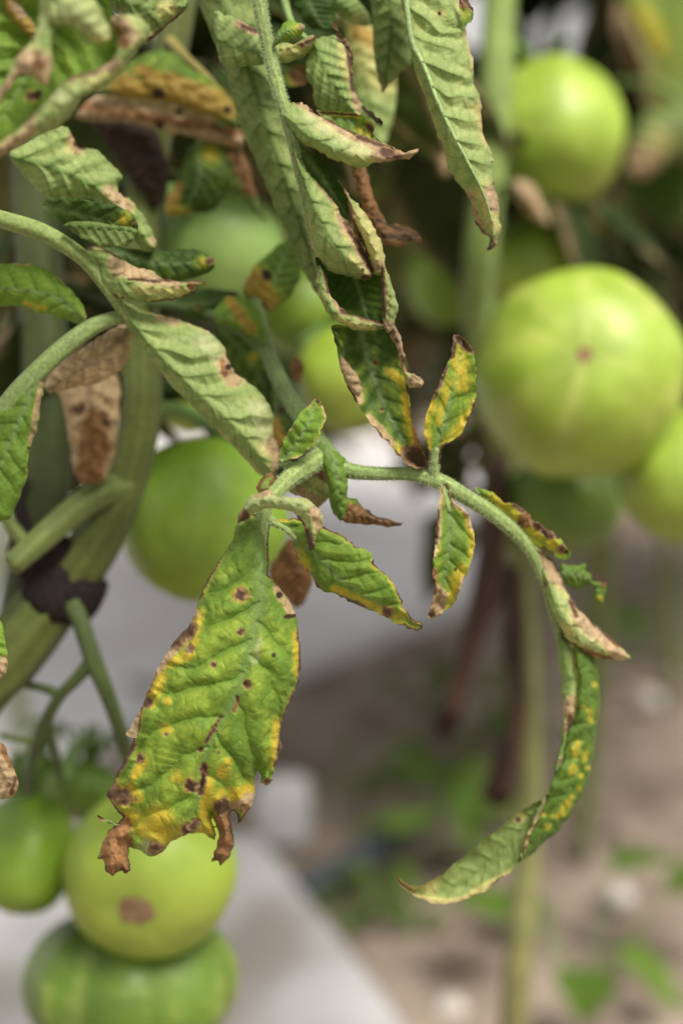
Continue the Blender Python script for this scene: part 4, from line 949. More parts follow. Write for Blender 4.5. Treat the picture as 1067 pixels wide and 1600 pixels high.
leaflet(lf, blade([(70, 600), (84, 573), (122, 548), (148, 531), (186, 509), (208, 511), (203, 544), (190, 578), (160, 595), (118, 606), (82, 613)], [(204, 514, 0), (150, 562, -2), (76, 606, 2)], 0.434, 1, 'up', 'un', roll=0.006, step=2, pk=1.3, nv=6, ang=0.7, spots=[('t', 75, 605, 205, 520, 70)], wav=1.3), label='dry tan shrivelled leaflet under the petiole')
leaflet(lf, blade([(93, 603), (127, 598), (181, 585), (187, 637), (178, 708), (161, 752), (122, 751), (110, 696), (101, 645)], [(140, 592, 0), (145, 670, -3), (140, 748, 2)], 0.462, 1, 'up', 'un', roll=0.008, step=3, pk=1.4, nv=5, spots=[('t', 140, 600, 140, 750, 90), ('r', 150, 660, 140, 750, 22), ('n', 122, 640, 12), ('n', 165, 660, 8)], wav=1.6), label='hanging brown dead leaflet beside the thick stem')
leaflet(lf, blade([(-40, 1130), (0, 1157), (14, 1180), (28, 1214), (26, 1238), (10, 1247), (-40, 1240)], [(-30, 1140, 0), (0, 1200, -1), (24, 1236, 1)], 0.406, 0, 'md', 'un', roll=0.003, step=2, spots=[('t', -20, 1180, 25, 1235, 60), ('r', 5, 1165, 20, 1195, 5), ('n', 18, 1240, 26, 1215, 3)]), label='brown dry leaf tip poking in at the left edge')
leaflet(lf, blade([(-40, 950), (0, 970), (9, 1000), (12, 1030), (4, 1060), (-40, 1090)], [(-30, 960, 0), (-5, 1030, 0), (0, 1058, 0)], 0.402, 0, 'br', 'un', roll=0.003, step=2, spots=[('t', 8, 1030, 3, 1060, 7)]), label='green leaf edge above the brown tip')
add_tube('petiole', [(197, 765, 0.483, 26), (165, 768, 0.478, 23), (120, 795, 0.472, 21), (70, 838, 0.466, 20), (18, 884, 0.460, 18)], (0.115, 0.150, 0.038), plant, seg=18)
add_tube('petiole', [(48, 860, 0.463, 13), (25, 830, 0.464, 11), (0, 800, 0.466, 10), (-40, 770, 0.468, 9)], (0.115, 0.150, 0.038), plant, seg=14)

# ---- crumpled near leaf at top left, out of focus
lf = leaf(-30, -40, 0.36, 'crumpled tan edged leaf hanging closest at the top left')
D = 0.352
add_tube('rachis', [(150, -80, D + 0.02, 8), (110, -30, D, 8), (80, 25, D - 0.004, 7), (45, 85, D - 0.004, 6), (0, 150, D - 0.002, 5), (-40, 200, D, 4)], (0.30, 0.37, 0.17), lf, seg=14)
leaflet(lf, blade([(-50, -20), (40, -40), (150, -20), (178, 30), (182, 75), (178, 105), (140, 118), (100, 135), (75, 175), (40, 205), (0, 232), (-50, 260)], [(120, -20, 0), (70, 70, 4), (0, 190, 0)], D + 0.012, 0, 'up', 'un', roll=-0.008, step=2.6, pk=1.6, nv=6, mott=0.25, spots=[('d', 60, 148, 8), ('n', 50, 150, 10)]),
        blade([(172, 30), (190, 22), (212, 24), (231, 38), (230, 60), (214, 80), (200, 100), (185, 120), (160, 140), (130, 152), (118, 172), (95, 195), (60, 212), (28, 228), (0, 248), (-50, 282), (-50, 250), (0, 222), (38, 192), (62, 168), (88, 140), (110, 122), (150, 108), (178, 92), (182, 62)],
              [(190, 28, 0), (205, 65, -2), (160, 122, -3), (95, 165, -2), (0, 235, 0), (-50, 268, 2)], D - 0.002, 1, 'up', 'up2', roll=0.008, step=2.2, pk=0.8, nv=12, mott=0.5, spots=[('t', 182, 30, 205, 55, 13), ('r', 185, 45, 195, 70, 6), ('y', 205, 40, 208, 60, 9), ('t', 110, 120, 180, 98, 9), ('y', 140, 130, 175, 115, 8), ('t', -40, 270, 40, 212, 9), ('t', 50, 180, 44, 215, 6), ('p', 90, 150, 120, 160, 16)]), label='crumpled green leaflet rimmed with tan')
leaflet(lf, blade([(70, -20), (131, -15), (160, 18), (173, 56), (165, 68), (152, 68), (131, 62), (112, 44), (95, 38), (80, 42), (66, 62), (48, 72), (60, 40)], [(78, -10, 0), (125, 25, -3), (166, 64, 1)], D - 0.008, 1, 'br', 'up2', roll=0.006, step=2.2, pk=0.9, nv=5, mott=0.7, spots=[('p', 100, 10, 150, 45, 20), ('y', 150, 62, 170, 58, 8)]),
        blade([(79, 41), (82, 80), (81, 112), (72, 134), (56, 124), (44, 116), (28, 122), (0, 162), (-40, 200), (-40, 180), (0, 140), (22, 97), (42, 74), (66, 46)], [(74, 50, 0), (55, 100, -3), (0, 152, 0), (-40, 190, 0)], D - 0.006, 1, 'br', 'up2', roll=0.004, step=2.2, pk=0.5, spots=[('t', 50, 100, 76, 120, 26), ('t', 0, 150, 35, 105, 8), ('r', 60, 100, 10)]), label='pale folded leaflet with a tan flap')
leaflet(lf, blade([(-30, -30), (20, -30), (32, 5), (48, 28), (59, 46), (52, 60), (40, 52), (22, 34), (5, 12)], [(0, -20, 0), (30, 22, -2), (54, 56, 0)], D + 0.012, 1, 'up', 'up2', roll=0.004, step=2.2, pk=0.6, spots=[('o', 5, 0, 52, 54, 12), ('y', 10, 0, 50, 50, 18), ('t', 20, -5, 35, 20, 7)]), label='narrow yellow curl at the corner')
leaflet(lf, blade([(130, -40), (260, -40), (296, -5), (285, 22), (262, 40), (235, 66), (218, 62), (190, 28), (160, 0)], [(140, -30, 0), (215, 10, -2), (280, 10, 2)], 0.405, 1, 'md', 'ud', roll=0.006, step=2.4, pk=1.2, nv=6, mott=0.4, spots=[('n', 230, 64, 285, 20, 3), ('y', 262, 15, 14)]), label='shaded green leaflet with a thin brown margin at the top')

# ---- leaves in the middle distance of the same plant
lf = leaf(300, 60, 0.47, 'yellow and brown dying leaf inside the plant')
add_tube('rachis', [(262, 60, 0.498, 9), (290, 90, 0.48, 8), (330, 130, 0.476, 7), (360, 180, 0.474, 6)], (0.20, 0.17, 0.04), lf, seg=12)
leaflet(lf, blade([(150, 138), (202, 94), (262, 79), (300, 108), (356, 145), (372, 200), (330, 182), (260, 160), (190, 150)], [(160, 138, 0), (260, 125, -3), (366, 190, 0)], 0.472, 0, 'md', 'un', roll=0.006, step=3, pk=1.2, mott=0.5, spots=[('o', 190, 135, 350, 170, 22), ('o', 220, 110, 340, 150, 12), ('d', 250, 146, 9), ('d', 355, 172, 7)]), label='yellow olive leaflet with dark blotches')
leaflet(lf, blade([(118, 180), (150, 150), (200, 150), (262, 162), (330, 182), (374, 200), (378, 232), (330, 222), (262, 206), (190, 190), (140, 190)], [(125, 178, 0), (250, 182, -4), (374, 220, 0)], 0.478, 1, 'md', 'un', roll=0.007, step=3, pk=1.2, spots=[('t', 130, 170, 372, 220, 70), ('r', 130, 165, 370, 205, 7), ('d', 280, 176, 7), ('d', 250, 195, 6)]), label='tan dead leaflet under the yellow olive one')
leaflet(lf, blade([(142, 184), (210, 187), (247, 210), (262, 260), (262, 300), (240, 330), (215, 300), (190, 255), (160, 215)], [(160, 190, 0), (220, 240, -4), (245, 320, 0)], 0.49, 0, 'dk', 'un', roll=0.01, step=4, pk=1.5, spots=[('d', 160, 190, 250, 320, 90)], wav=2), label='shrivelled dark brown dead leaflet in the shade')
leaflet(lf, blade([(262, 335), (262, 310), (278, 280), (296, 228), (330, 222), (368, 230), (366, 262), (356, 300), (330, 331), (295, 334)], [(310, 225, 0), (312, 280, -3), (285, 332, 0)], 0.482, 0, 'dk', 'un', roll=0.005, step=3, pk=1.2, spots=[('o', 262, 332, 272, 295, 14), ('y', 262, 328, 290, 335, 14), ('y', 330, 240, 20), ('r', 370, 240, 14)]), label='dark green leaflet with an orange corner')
leaflet(lf, blade([(365, 225), (385, 250), (400, 300), (415, 345), (395, 330), (370, 300), (352, 290)], [(365, 230, 0), (405, 335, 0)], 0.484, 1, 'md', 'ud', roll=0.004, step=3, spots=[('r', 370, 250, 395, 290, 14)]), label='narrow leaflet with a rusty patch behind the broad rolled one')
add_tube('petiolule', [(310, 225, 0.485, 6), (340, 200, 0.48, 6), (362, 182, 0.475, 6)], SG, lf, seg=10)

lf = leaf(300, 470, 0.47, 'shaded inner leaf with orange blotched leaflets')
add_tube('rachis', [(226, 470, 0.487, 8), (290, 478, 0.475, 7), (350, 500, 0.462, 7), (400, 535, 0.457, 8), (425, 562, 0.452, 8)], (0.10, 0.16, 0.05), lf, seg=12)
leaflet(lf, blade([(380, 458), (396, 418), (414, 402), (452, 372), (472, 400), (470, 430), (453, 464), (419, 487), (397, 476)], [(420, 484, 0), (428, 440, -2), (455, 378, 0)], 0.462, 0, 'md', 'un', roll=0.004, step=2.6, pk=0.9, spots=[('o', 396, 440, 415, 470, 19), ('y', 400, 430, 420, 465, 20), ('d', 417, 428, 7), ('d', 411, 477, 5)], mott=0.1), label='green leaflet with an orange patch and a dark spot')
leaflet(lf, blade([(332, 491), (345, 472), (362, 462), (384, 466), (408, 490), (419, 530), (426, 562), (408, 540), (369, 514), (341, 506)], [(334, 492, 0), (380, 500, -2), (424, 556, 0)], 0.452, 0, 'br', 'un', roll=0.004, step=2.4, pk=0.8, spots=[('o', 360, 470, 390, 515, 9), ('y', 360, 472, 392, 512, 12)], mott=0.1), label='bright green leaflet with an ochre band')
leaflet(lf, blade([(276, 468), (312, 452), (357, 454), (372, 464), (335, 496), (300, 500), (280, 488)], [(280, 478, 0), (325, 474, -1), (370, 462, 0)], 0.466, 0, 'dk', 'un', roll=0.004, step=2.6, pk=0.9, spots=[('n', 310, 480, 5), ('d', 355, 455, 370, 463, 4)]), label='dark green leaflet beside the bright one')
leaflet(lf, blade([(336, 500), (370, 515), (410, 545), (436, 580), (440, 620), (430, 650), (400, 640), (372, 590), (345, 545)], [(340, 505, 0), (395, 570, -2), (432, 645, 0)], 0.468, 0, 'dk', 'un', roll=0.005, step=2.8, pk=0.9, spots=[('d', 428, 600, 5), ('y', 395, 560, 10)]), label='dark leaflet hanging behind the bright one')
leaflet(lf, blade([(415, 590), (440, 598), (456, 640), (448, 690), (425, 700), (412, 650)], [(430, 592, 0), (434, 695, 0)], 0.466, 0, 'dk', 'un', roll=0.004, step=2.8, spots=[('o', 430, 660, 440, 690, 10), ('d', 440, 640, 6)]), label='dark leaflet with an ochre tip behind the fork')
leaflet(lf, blade([(458, 560), (470, 562), (474, 580), (468, 598), (457, 590), (452, 575)], [(462, 562, 0), (462, 596, 0)], 0.47, 0, 'dk', 'un', step=2.5, spots=[('r', 464, 578, 30)]), label='small rust red scrap of leaf')
lf = leaf(470, -40, 0.45, 'shaded upper leaf behind the rolled ones')
add_tube('rachis', [(430, -70, 0.46, 8), (445, 0, 0.445, 6), (458, 40, 0.432, 5), (480, 62, 0.428, 4)], (0.17, 0.26, 0.08), lf, seg=12)
leaflet(lf, blade([(455, -30), (500, -40), (522, 0), (524, 36), (505, 50), (470, 30)], [(470, -20, 0), (505, 45, 0)], 0.44, 0, 'dk', 'un', roll=0.003, step=2.4, pk=1), label='dark green leaflet at the top edge')
leaflet(lf, blade([(500, -30), (548, -10), (575, 20), (577, 40), (555, 40), (530, 25), (512, 5)], [(510, -15, 0), (570, 35, 0)], 0.446, 1, 'up', 'un', roll=0.004, step=2.4, spots=[('y', 560, 30, 14)]), label='pale green curl at the top edge')
leaflet(lf, blade([(428, 95), (470, 90), (490, 100), (482, 126), (450, 135), (430, 120)], [(430, 105, 0), (485, 112, 0)], 0.455, 0, 'dk', 'un', step=2.6, spots=[('r', 468, 118, 14), ('y', 455, 125, 12)]), label='dark leaflet with a red brown corner behind the stem')
leaflet(lf, blade([(540, 30), (600, 60), (620, 140), (600, 230), (570, 240), (556, 160)], [(560, 40, 0), (590, 230, 0)], 0.475, 1, 'up', 'un', roll=0.006, step=3, mott=0.8, spots=[('y', 570, 60, 600, 120, 30), ('o', 555, 50, 590, 70, 14)]), label='yellow green leaflet in the gap behind the rolled ones')

# fruit of the front plant
tomato(plant, 316, 812, 0.535, 128, 126, (-0.2, -0.75, 0.6), (222, 640, 0.487), ('mid',), 5, 0.05, 3, pale=0.35)
tomato(plant, 545, 592, 0.62, 84, 82, (0.1, -0.6, 0.75), (470, 540, 0.63), ('lime',), 5, 0.03, 5, pale=0.3)
tomato(plant, 345, 395, 0.60, 102, 92, (0.1, -0.5, 0.8), (235, 300, 0.505), ('mint',), 5, 0.03, 6, pale=0.4)
tomato(plant, 470, 480, 0.66, 75, 80, (0.1, -0.7, 0.6), (400, 380, 0.66), ('mid',), 5, 0.03, 8, pale=0.4)
tomato(plant, 300, 620, 0.63, 60, 55, (0.1, -0.7, 0.6), (230, 560, 0.49), ('lime',), 5, 0.03, 9, pale=0.4)
# truss with the hanging cluster
add_tube('truss', [(106, 930, 0.482, 19), (126, 970, 0.478, 14), (148, 1035, 0.478, 14), (172, 1095, 0.484, 12), (196, 1165, 0.500, 11), (215, 1240, 0.535, 9)], (0.055, 0.082, 0.020), plant, seg=16)
add_tube('truss', [(146, 1030, 0.478, 12), (118, 1062, 0.482, 10), (92, 1090, 0.487, 9), (66, 1140, 0.497, 9), (50, 1200, 0.518, 8), (45, 1240, 0.545, 8)], (0.055, 0.082, 0.020), plant, seg=14)
add_tube('truss', [(95, 1086, 0.486, 8), (70, 1076, 0.49, 7), (42, 1070, 0.495, 6)], (0.055, 0.082, 0.020), plant, seg=12)
add_tube('truss', [(62, 1155, 0.500, 6), (30, 1156, 0.505, 5), (2, 1150, 0.51, 5)], (0.13, 0.17, 0.05), plant, seg=12)
add_tube('truss', [(75, 1128, 0.495, 5), (86, 1170, 0.51, 6), (98, 1215, 0.535, 6)], (0.055, 0.082, 0.020), plant, seg=12)
tomato(plant, 42, 1332, 0.575, 74, 98, (0.1, -0.85, 0.5), (48, 1215, 0.545), ('mid',), 5, 0.03, 11, pale=0.3)
tomato(plant, 236, 1362, 0.555, 136, 122, (-0.06, -0.26, 0.95), (212, 1235, 0.545), ('lime',), 5, 0.02, 12, scar=26, pale=0.25)
tomato(plant, 203, 1536, 0.585, 163, 122, (0.0, -0.97, 0.1), (150, 1400, 0.62), ('dark',), 7, 0.05, 13, pale=0.3, stripe=0.55, sepal=False)
tomato(plant, 130, 1236, 0.63, 62, 46, (-0.1, -0.8, 0.5), (98, 1215, 0.545), ('dark',), 5, 0.03, 14, pale=0.3, stripe=0.2)
tomato(plant, 55, 1220, 0.65, 50, 45, (-0.1, -0.8, 0.5), (52, 1195, 0.537), ('dark',), 5, 0.03, 15, pale=0.3)


# ------------------------------------------------------------------ plants behind
def patch(orig, xd, yd, zd, L, W, seed, cu, cl, curl, droop, brown=0.0):
    """a small crinkled leaflet: 9 x 7 grid along xd"""
    nl, nw = 11, 7
    s = np.linspace(0, 1, nl); t = np.linspace(-1, 1, nw)
    S, T = np.meshgrid(s, t, indexing='ij')
    hw = W * np.sin(np.pi * np.clip(S, 0, 1) ** 0.75) ** 0.8 * (1 + 0.35 * (vnoise(S * 7 + 3 * (T > 0), S * 0 + seed, seed) - 0.5))
    x = S * L; y = T * hw
    z = -droop * L * S ** 2 + curl * np.abs(T) ** 1.6 * hw + (fbm(S * 5, T * 2.5 + 7, seed, 3) - 0.5) * 0.022
    V = orig + x[..., None] * xd + y[..., None] * yd + z[..., None] * zd
    V = V.reshape(-1, 3)
    i, j = np.meshgrid(np.arange(nl - 1), np.arange(nw - 1), indexing='ij')
    F = np.stack([i * nw + j, (i + 1) * nw + j, (i + 1) * nw + j + 1, i * nw + j + 1], -1).reshape(-1, 4)
    n1 = fbm(S * 6 + seed, T * 2, seed + 2, 3).ravel()
    a = np.repeat(np.asarray(cu)[None], len(V), 0) * (0.7 + 0.6 * n1)[:, None]
    b = np.repeat(np.asarray(cl)[None], len(V), 0) * (0.7 + 0.6 * n1)[:, None]
    if brown:
        e = sst(1.0 - brown, 1.05, np.maximum(np.abs(T), S ** 2).ravel() + (n1 - 0.5) * 0.5)
        a = lerp(a, C['tan'] * 0.7, e); b = lerp(b, C['tan'] * 0.7, e)
    return V, F, {'cu': a, 'cl': b, 'und': np.zeros(len(V))}, np.c_[x.ravel(), y.ravel()]


def bg_leaf_mesh(seed, style):
    r = random.Random(seed)
    cu, cl, brown = {'g': (C['md'] * 0.75, C['ud'] * 0.6, 0.15), 'd': (C['dk'] * 0.6, C['ud'] * 0.22, 0.05), 'y': (C['lime'] * 0.55, C['yun'] * 0.45, 0.35), 'b': (C['brn'] * 0.8, C['tan'] * 0.5, 0.5), 'l': (C['br'], C['un'], 0.1)}[style]  # dark 'd' leaves have the shade under the canopy put into their colour
    L = 0.26
    ps = [tube([(0, 0, 0, 0.0030), (L * 0.35, 0, 0.008, 0.0024), (L * 0.7, 0, -0.012, 0.0018), (L, 0, -0.06, 0.001)], cl, seg=8, n=4)]
    zc = lambda x: 0.02 * math.sin(x / L * 2.2) - 0.07 * (x / L) ** 2
    for k, fx in enumerate((0.28, 0.45, 0.62, 0.80)):
        for sgn in (-1, 1):
            x = L * (fx + r.uniform(-0.03, 0.03))
            an = sgn * math.radians(r.uniform(50, 80)); tw = r.uniform(-0.6, 0.6)
            xd = np.array([math.cos(an), math.sin(an), r.uniform(-0.5, 0.05)]); xd /= np.linalg.norm(xd)
            yd = np.cross((0, 0, 1), xd); yd /= np.linalg.norm(yd); zd = np.cross(xd, yd)
            yd, zd = yd * math.cos(tw) + zd * math.sin(tw), zd * math.cos(tw) - yd * math.sin(tw)
            ps.append(patch(np.array([x, 0, zc(x)]), xd, yd, zd, r.uniform(0.07, 0.115), r.uniform(0.020, 0.034), seed * 13 + k * 2 + (sgn > 0), cu, cl, r.uniform(-0.6, 0.9), r.uniform(0.1, 0.7), brown))
    ps.append(patch(np.array([L, 0, zc(L)]), np.array([0.8, 0, -0.6]), np.array([0, 1.0, 0]), np.array([0.6, 0, 0.8]), 0.12, 0.036, seed * 13 + 99, cu, cl, r.uniform(-0.5, 0.8), 0.4, brown))
    v, f, a, uv = join(ps)
    me = mesh_np('tomato_leaf', v, f, a, uv)
    me.materials.append(M_LEAF)
    return me


LM = {s: [bg_leaf_mesh(100 + 7 * k + ord(s), s) for k in range(3)] for s in 'gdybl'}
GAPS = [(742, 40, 28), (872, 62, 24)]       # the two openings where the sky shows


def to_px(w_):
    r = np.asarray(w_) - CAM
    d = r @ FWD
    return 533.5 + FPX * (r @ RGT) / d, 800 - FPX * (r @ UPV) / d, d


def hits_gap(me, M, low=True):
    co = np.empty(len(me.vertices) * 3, np.float32); me.vertices.foreach_get('co', co); co = co.reshape(-1, 3)
    W_ = co @ np.array(M.to_3x3()).T + np.array(M.translation)
    r = W_ - CAM; d = r @ FWD
    if d.min() < 0.3: return True
    x = 533.5 + FPX * (r @ RGT) / d; y = 800 - FPX * (r @ UPV) / d
    if low and ((y > 790) & (d < 3)).any(): return True
    return any((np.hypot(x - gx, y - gy) < gr).any() for gx, gy, gr in GAPS)


def back_plant(x, y, h, zlo, n, seed, label, styles='gggdddyb', lean=0.0, r0=0.008, spread=0.05):
    r = random.Random(seed)
    p = tag(empty('tomato_plant', (x, y, 0)), label, 'tomato plant', 'tomato plants')
    pts = [(x, y, -0.03, r0)]
    for k in range(1, 7):
        q = k / 6
        pts.append((x + lean * q + r.uniform(-.02, .02), y + r.uniform(-.02, .02), h * q, r0 * (1 - 0.45 * q)))
    add_tube('stem', pts, (0.12, 0.15, 0.04), p, world=True, seg=12, n=5)
    pa = np.array(pts)
    for k in range(n):
        z = zlo + (h - zlo) * ((k + r.random()) / n)
        sx = np.interp(z, pa[:, 2], pa[:, 0]); sy = np.interp(z, pa[:, 2], pa[:, 1])
        for tr in range(14):
            az = k * 2.4 + r.uniform(-0.5, 0.5) + tr * 0.9
            M = Matrix.Translation((sx, sy, z)) @ Matrix.Rotation(az, 4, 'Z') @ Matrix.Rotation(r.uniform(-0.35, 0.75), 4, 'Y') @ Matrix.Rotation(r.uniform(-0.5, 0.5), 4, 'X') @ Matrix.Scale(r.uniform(0.8, 1.25), 4)
            me = r.choice(LM[r.choice(styles)])
            if not hits_gap(me, M):
                break
        else:
            continue
        o = bpy.data.objects.new('leaf', me); COL.objects.link(o); o.parent = p
        loc, rot, sc = M.decompose()
        o.location = np.array(loc) - WL[p.name]; o.rotation_euler = rot.to_euler(); o.scale = sc
    return p


# ---- the fruiting plant at right
gb = P(790, 1640, 0.76); gb[2] = 0
rp = tag(empty('tomato_plant', gb), 'fruiting tomato plant with big pale green tomatoes and brown dried leaves on its lower stem', 'tomato plant', 'tomato plants')
add_tube('stem', [(*(gb - (0, 0, 0.03)), 0.0085), (*(gb + (0, 0, 0.10)), 0.0082), (*P(806, 1560, 0.76), 0.0080), (*P(826, 1300, 0.76), 0.0072), (*P(824, 1100, 0.755), 0.0066), (*P(812, 900, 0.745), 0.0062), (*P(785, 700, 0.72), 0.0066),
                  (*P(748, 520, 0.70), 0.0072), (*P(752, 380, 0.68), 0.0080), (*P(770, 200, 0.67), 0.0080), (*P(782, 0, 0.67), 0.0076), (*P(796, -200, 0.67), 0.007)], (0.185, 0.155, 0.070), rp, world=True, seg=18, n=8, col2=(0.19, 0.29, 0.07), amp=0.03)
tomato(rp, 906, 586, 0.625, 164, 158, (-0.12, 0.10, 0.98), (745, 470, 0.70), ('lime',), 6, 0.035, 21, scar=12, pale=0.12, stripe=0.4, sepal=False, label='largest pale green tomato facing the viewer with its blossom scar')
tomato(rp, 1062, 742, 0.64, 100, 108, (0.1, -0.7, 0.6), (930, 560, 0.72), ('lime',), 5, 0.03, 22, pale=0.1, label='tomato half cut off beside the largest one')
tomato(rp, 864, 208, 0.73, 112, 122, (0.0, -0.75, 0.65), (776, 60, 0.67), ('lime',), 6, 0.03, 23, pale=0.1, stripe=0.15, label='tall green tomato half hidden by the upright stem')
tomato(rp, 832, 432, 0.77, 84, 78, (0.1, -0.5, 0.8), (755, 350, 0.69), ('lime',), 5, 0.03, 24, pale=0.3)
tomato(rp, 700, 440, 0.80, 66, 72, (-0.1, -0.6, 0.7), (752, 350, 0.69), ('mid',), 5, 0.03, 25, pale=0.2)
tomato(rp, 878, 790, 0.71, 92, 74, (0.0, -0.9, 0.4), (800, 700, 0.725), ('dark',), 5, 0.03, 26, pale=0.1)
BR = (0.060, 0.030, 0.019)
lf = leaf(780, 720, 0.72, 'dark brown dried leaf hanging down the lower stem', rp)
add_tube('rachis', [(785, 705, 0.722, 12), (770, 770, 0.70, 20), (768, 850, 0.70, 20), (752, 940, 0.70, 19), (728, 1030, 0.705, 17), (704, 1110, 0.71, 14)], BR, lf, seg=14, amp=0.12)
leaflet(lf, blade([(768, 840), (790, 870), (785, 930), (762, 980), (738, 1030), (715, 1010), (735, 940), (752, 880)], [(770, 850, 0), (758, 940, -4), (728, 1025, 0)], 0.722, 0, 'dk', 'un', roll=0.012, step=4, pk=2, wav=3, spots=[('d', 760, 850, 730, 1020, 90), ('n', 760, 900, 20)]), label='crumpled brown leaflet')
leaflet(lf, blade([(715, 1050), (735, 1070), (722, 1120), (704, 1158), (680, 1150), (676, 1125), (694, 1090)], [(720, 1060, 0), (702, 1110, -4), (688, 1150, 0)], 0.73, 0, 'dk', 'un', roll=0.012, step=4, pk=2, wav=3, spots=[('d', 710, 1060, 690, 1150, 90), ('r', 700, 1130, 14)]), label='crumpled brown end leaflet')
lf = leaf(800, 860, 0.74, 'second dried brown leaf against the lower stem', rp)
add_tube('rachis', [(808, 870, 0.742, 12), (800, 930, 0.74, 15), (806, 1010, 0.738, 14), (808, 1100, 0.737, 13), (800, 1190, 0.738, 12), (790, 1240, 0.74, 8)], BR, lf, seg=14, amp=0.12)
leaflet(lf, blade([(798, 900), (818, 940), (820, 1010), (812, 1080), (792, 1060), (786, 980)], [(802, 905, 0), (804, 990, -4), (804, 1075, 0)], 0.738, 0, 'dk', 'un', roll=0.010, step=4, pk=2, wav=3, spots=[('d', 800, 900, 806, 1080, 90)]), label='withered strip of leaf')
leaflet(lf, blade([(786, 1150), (815, 1160), (812, 1210), (790, 1262), (752, 1250), (765, 1205)], [(800, 1155, 0), (792, 1205, -3), (775, 1255, 0)], 0.742, 0, 'dk', 'un', roll=0.010, step=4, pk=2, wav=3, spots=[('d', 800, 1160, 780, 1250, 90), ('n', 780, 1230, 25)]), label='withered brown leaf end')
lf = leaf(770, 285, 0.675, 'small leaf with dried tan leaflets below the tall tomato', rp)
add_tube('rachis', [(766, 300, 0.675, 7), (790, 290, 0.66, 6), (815, 290, 0.645, 5), (830, 310, 0.64, 4)], SG, lf, seg=10)
leaflet(lf, blade([(800, 285), (825, 283), (842, 305), (858, 345), (850, 352), (825, 335), (806, 310)], [(804, 290, 0), (832, 320, -2), (856, 350, 0)], 0.64, 1, 'md', 'un', roll=0.006, step=3, spots=[('t', 810, 295, 852, 348, 50), ('r', 830, 320, 8)]), label='tan dry leaflet hanging under the tall tomato')
lf = leaf(1060, 150, 0.80, 'shaded leaf with a dry orange tip beside the tall tomato', rp)
add_tube('rachis', [(774, 130, 0.675, 8), (860, 160, 0.80, 7), (960, 130, 0.83, 6), (1040, 140, 0.82, 6), (1090, 195, 0.81, 5)], SG, lf, seg=10)
leaflet(lf, blade([(1090, 160), (1050, 165), (1005, 180), (985, 215), (975, 260), (985, 280), (1015, 275), (1050, 245), (1100, 235)], [(1090, 195, 0), (1030, 215, -4), (985, 270, 0)], 0.80, 1, 'md', 'ud', roll=0.012, step=4, pk=1.4, spots=[('t', 990, 250, 1010, 262, 28), ('y', 1030, 225, 26)]), label='green leaflet ending in a dry orange tip')
leaflet(lf, blade([(965, -20), (1010, -30), (1045, 20), (1042, 75), (1025, 95), (995, 50)], [(985, -20, 0), (1010, 40, -4), (1030, 90, 0)], 0.80, 0, 'md', 'ud', roll=0.010, step=4, mott=0.8, spots=[('y', 1000, 20, 1035, 85, 26)]), label='olive leaflet above the dry tipped one')
lf = leaf(690, 330, 0.70, 'inner leaf of the fruiting plant with a faded brown leaflet', rp)
add_tube('rachis', [(760, 250, 0.675, 7), (720, 220, 0.66, 6), (680, 190, 0.64, 5), (660, 160, 0.63, 4)], SG, lf, seg=10)
leaflet(lf, blade([(640, 125), (668, 140), (690, 190), (708, 240), (695, 275), (680, 250), (655, 180)], [(648, 132, 0), (680, 200, -3), (695, 268, 0)], 0.63, 1, 'md', 'un', roll=0.006, step=3.4, spots=[('t', 650, 140, 695, 265, 60), ('r', 680, 220, 10)]), label='faded brown leaflet behind the long pale one')
leaflet(lf, blade([(690, 240), (735, 260), (748, 320), (720, 350), (680, 330), (660, 290)], [(700, 245, 0), (715, 345, 0)], 0.72, 0, 'dk', 'ud', roll=0.012, step=4, mott=0.3), label='dark leaflet beside the upright stem')

# ---- added dark leaves with shade in their colour, each growing from its stem
def inner_leaf(pl, b, t, style, seed, roll_=0.0):
    r = random.Random(seed)
    B, T_ = P(*b), P(*t)
    x = T_ - B; ln = np.linalg.norm(x); x = x / ln
    z = np.array([0, -0.45, 0.9]) + np.array([r.uniform(-.4, .4), r.uniform(-.3, .3), 0])
    z = z - x * np.dot(z, x); z /= np.linalg.norm(z)
    y = np.cross(z, x)
    M = Matrix(((x[0], y[0], z[0]), (x[1], y[1], z[1]), (x[2], y[2], z[2])))
    me = r.choice(LM[style]); sc = ln / 0.20
    M4 = Matrix.Translation(B) @ M.to_4x4() @ Matrix.Diagonal((sc, sc * 0.9, sc * 0.9, 1))
    if hits_gap(me, M4, False): return
    o = bpy.data.objects.new('leaf', me); COL.objects.link(o); o.parent = pl
    o.location = B - WL[pl.name]; o.rotation_euler = M.to_euler(); o.scale = (sc, sc * 0.9, sc * 0.9)


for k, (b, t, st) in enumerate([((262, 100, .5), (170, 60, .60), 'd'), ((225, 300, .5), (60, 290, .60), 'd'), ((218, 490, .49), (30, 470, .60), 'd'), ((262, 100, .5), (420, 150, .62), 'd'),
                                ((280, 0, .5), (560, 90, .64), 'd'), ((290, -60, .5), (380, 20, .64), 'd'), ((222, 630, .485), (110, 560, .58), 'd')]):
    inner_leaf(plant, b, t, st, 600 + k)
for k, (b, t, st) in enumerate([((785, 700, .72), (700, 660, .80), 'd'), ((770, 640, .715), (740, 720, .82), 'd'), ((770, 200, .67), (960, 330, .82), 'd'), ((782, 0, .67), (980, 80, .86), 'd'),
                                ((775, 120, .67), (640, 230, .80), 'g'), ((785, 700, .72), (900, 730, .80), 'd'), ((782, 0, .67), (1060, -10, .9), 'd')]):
    inner_leaf(rp, b, t, st, 700 + k)

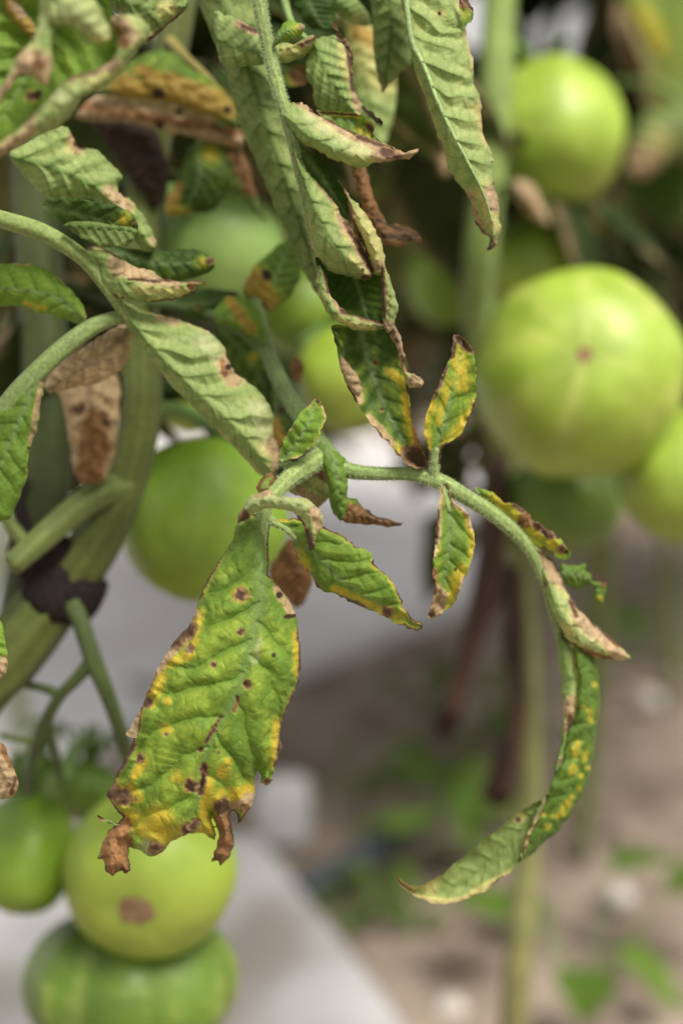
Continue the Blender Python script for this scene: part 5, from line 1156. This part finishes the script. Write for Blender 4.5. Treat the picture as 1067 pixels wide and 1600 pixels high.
# ---- plants of the next rows: stems on the soil, foliage above
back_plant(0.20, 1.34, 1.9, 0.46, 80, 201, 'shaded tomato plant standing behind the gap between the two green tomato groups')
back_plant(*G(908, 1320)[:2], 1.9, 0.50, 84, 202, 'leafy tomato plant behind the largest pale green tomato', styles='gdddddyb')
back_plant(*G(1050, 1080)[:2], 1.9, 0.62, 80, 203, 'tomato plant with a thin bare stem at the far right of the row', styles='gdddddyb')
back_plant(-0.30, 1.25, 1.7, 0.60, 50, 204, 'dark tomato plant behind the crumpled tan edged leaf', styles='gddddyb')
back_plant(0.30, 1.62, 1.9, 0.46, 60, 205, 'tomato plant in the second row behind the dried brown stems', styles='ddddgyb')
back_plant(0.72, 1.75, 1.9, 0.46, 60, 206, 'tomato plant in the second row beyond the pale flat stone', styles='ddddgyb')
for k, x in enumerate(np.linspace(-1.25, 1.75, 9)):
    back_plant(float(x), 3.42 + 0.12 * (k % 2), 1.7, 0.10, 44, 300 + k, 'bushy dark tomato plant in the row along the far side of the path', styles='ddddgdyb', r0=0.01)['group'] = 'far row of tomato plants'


# ---- weeds on the soil
def weed(px, py, hgt, n, seed, label, spread=1.0, styles=('md', 'md', 'up')):
    g = G(px, py, 0.0); g[2] = -0.01
    r = random.Random(seed)
    p = tag(empty('weed', g), label, 'weed', 'weeds on the soil')
    sp, lv = [], []
    for k in range(n):
        az = k * 2.4 + r.uniform(-.4, .4); h_ = hgt * r.uniform(0.45, 1.0)
        dr = np.array([math.cos(az), math.sin(az), 0.0]); tipp = g + dr * hgt * 0.45 * spread * r.uniform(.5, 1.1) + (0, 0, h_)
        mid_ = (g + tipp) / 2 + dr * 0.004
        sp.append(tube([(*g, 0.0016), (*mid_, 0.0013), (*tipp, 0.0009)], (0.12, 0.22, 0.06), seg=6, n=4))
        xd = dr + np.array([0, 0, r.uniform(-0.5, 0.5)]); xd /= np.linalg.norm(xd)
        yd = np.cross((0, 0, 1), xd); yd /= np.linalg.norm(yd); zd = np.cross(xd, yd)
        lv.append(patch(tipp - xd * 0.004, xd, yd, zd, hgt * r.uniform(0.5, 0.8), hgt * r.uniform(0.14, 0.24), seed * 31 + k, C[r.choice(styles)], C['un'] * 0.8, r.uniform(-0.3, 0.4), r.uniform(0.1, 0.6)))
    v_, f_, a_, u_ = join(sp)
    obj_np('stalk', v_, f_, M_STEM, p, g, a_, u_)
    for l in lv:
        obj_np('leaf', l[0], l[1], M_LEAF, p, None, l[2], l[3])


weed(700, 1330, 0.085, 8, 1, 'leafy green weed on the soil behind the black hose', 0.9)
weed(690, 1225, 0.06, 5, 2, 'small weed just behind the leafy one on the soil')
weed(668, 1120, 0.075, 4, 3, 'pale round leaved weed below the crumpled brown leaf end')
weed(760, 1140, 0.09, 6, 4, 'weed growing at the foot of the dried brown leaf')
weed(905, 1530, 0.10, 6, 5, 'long leaved weed beside the large pale stone', 1.5)
weed(600, 1410, 0.045, 6, 6, 'low weed in front of the black hose')
weed(640, 1440, 0.035, 5, 7, 'tiny weed seedling between hose and yellowed stem')
weed(545, 1440, 0.035, 5, 8, 'tiny weed seedling beside the edge of the grey board')
weed(985, 1010, 0.08, 6, 9, 'weed among the far stems near the pale flat stone')
weed(560, 1240, 0.05, 5, 10, 'small dull weed on the soil past the white block', 1.0, ('md', 'up'))
weed(240, 1090, 0.04, 5, 11, 'tiny weed at the near edge of the concrete path', 1.0, ('md', 'up'))
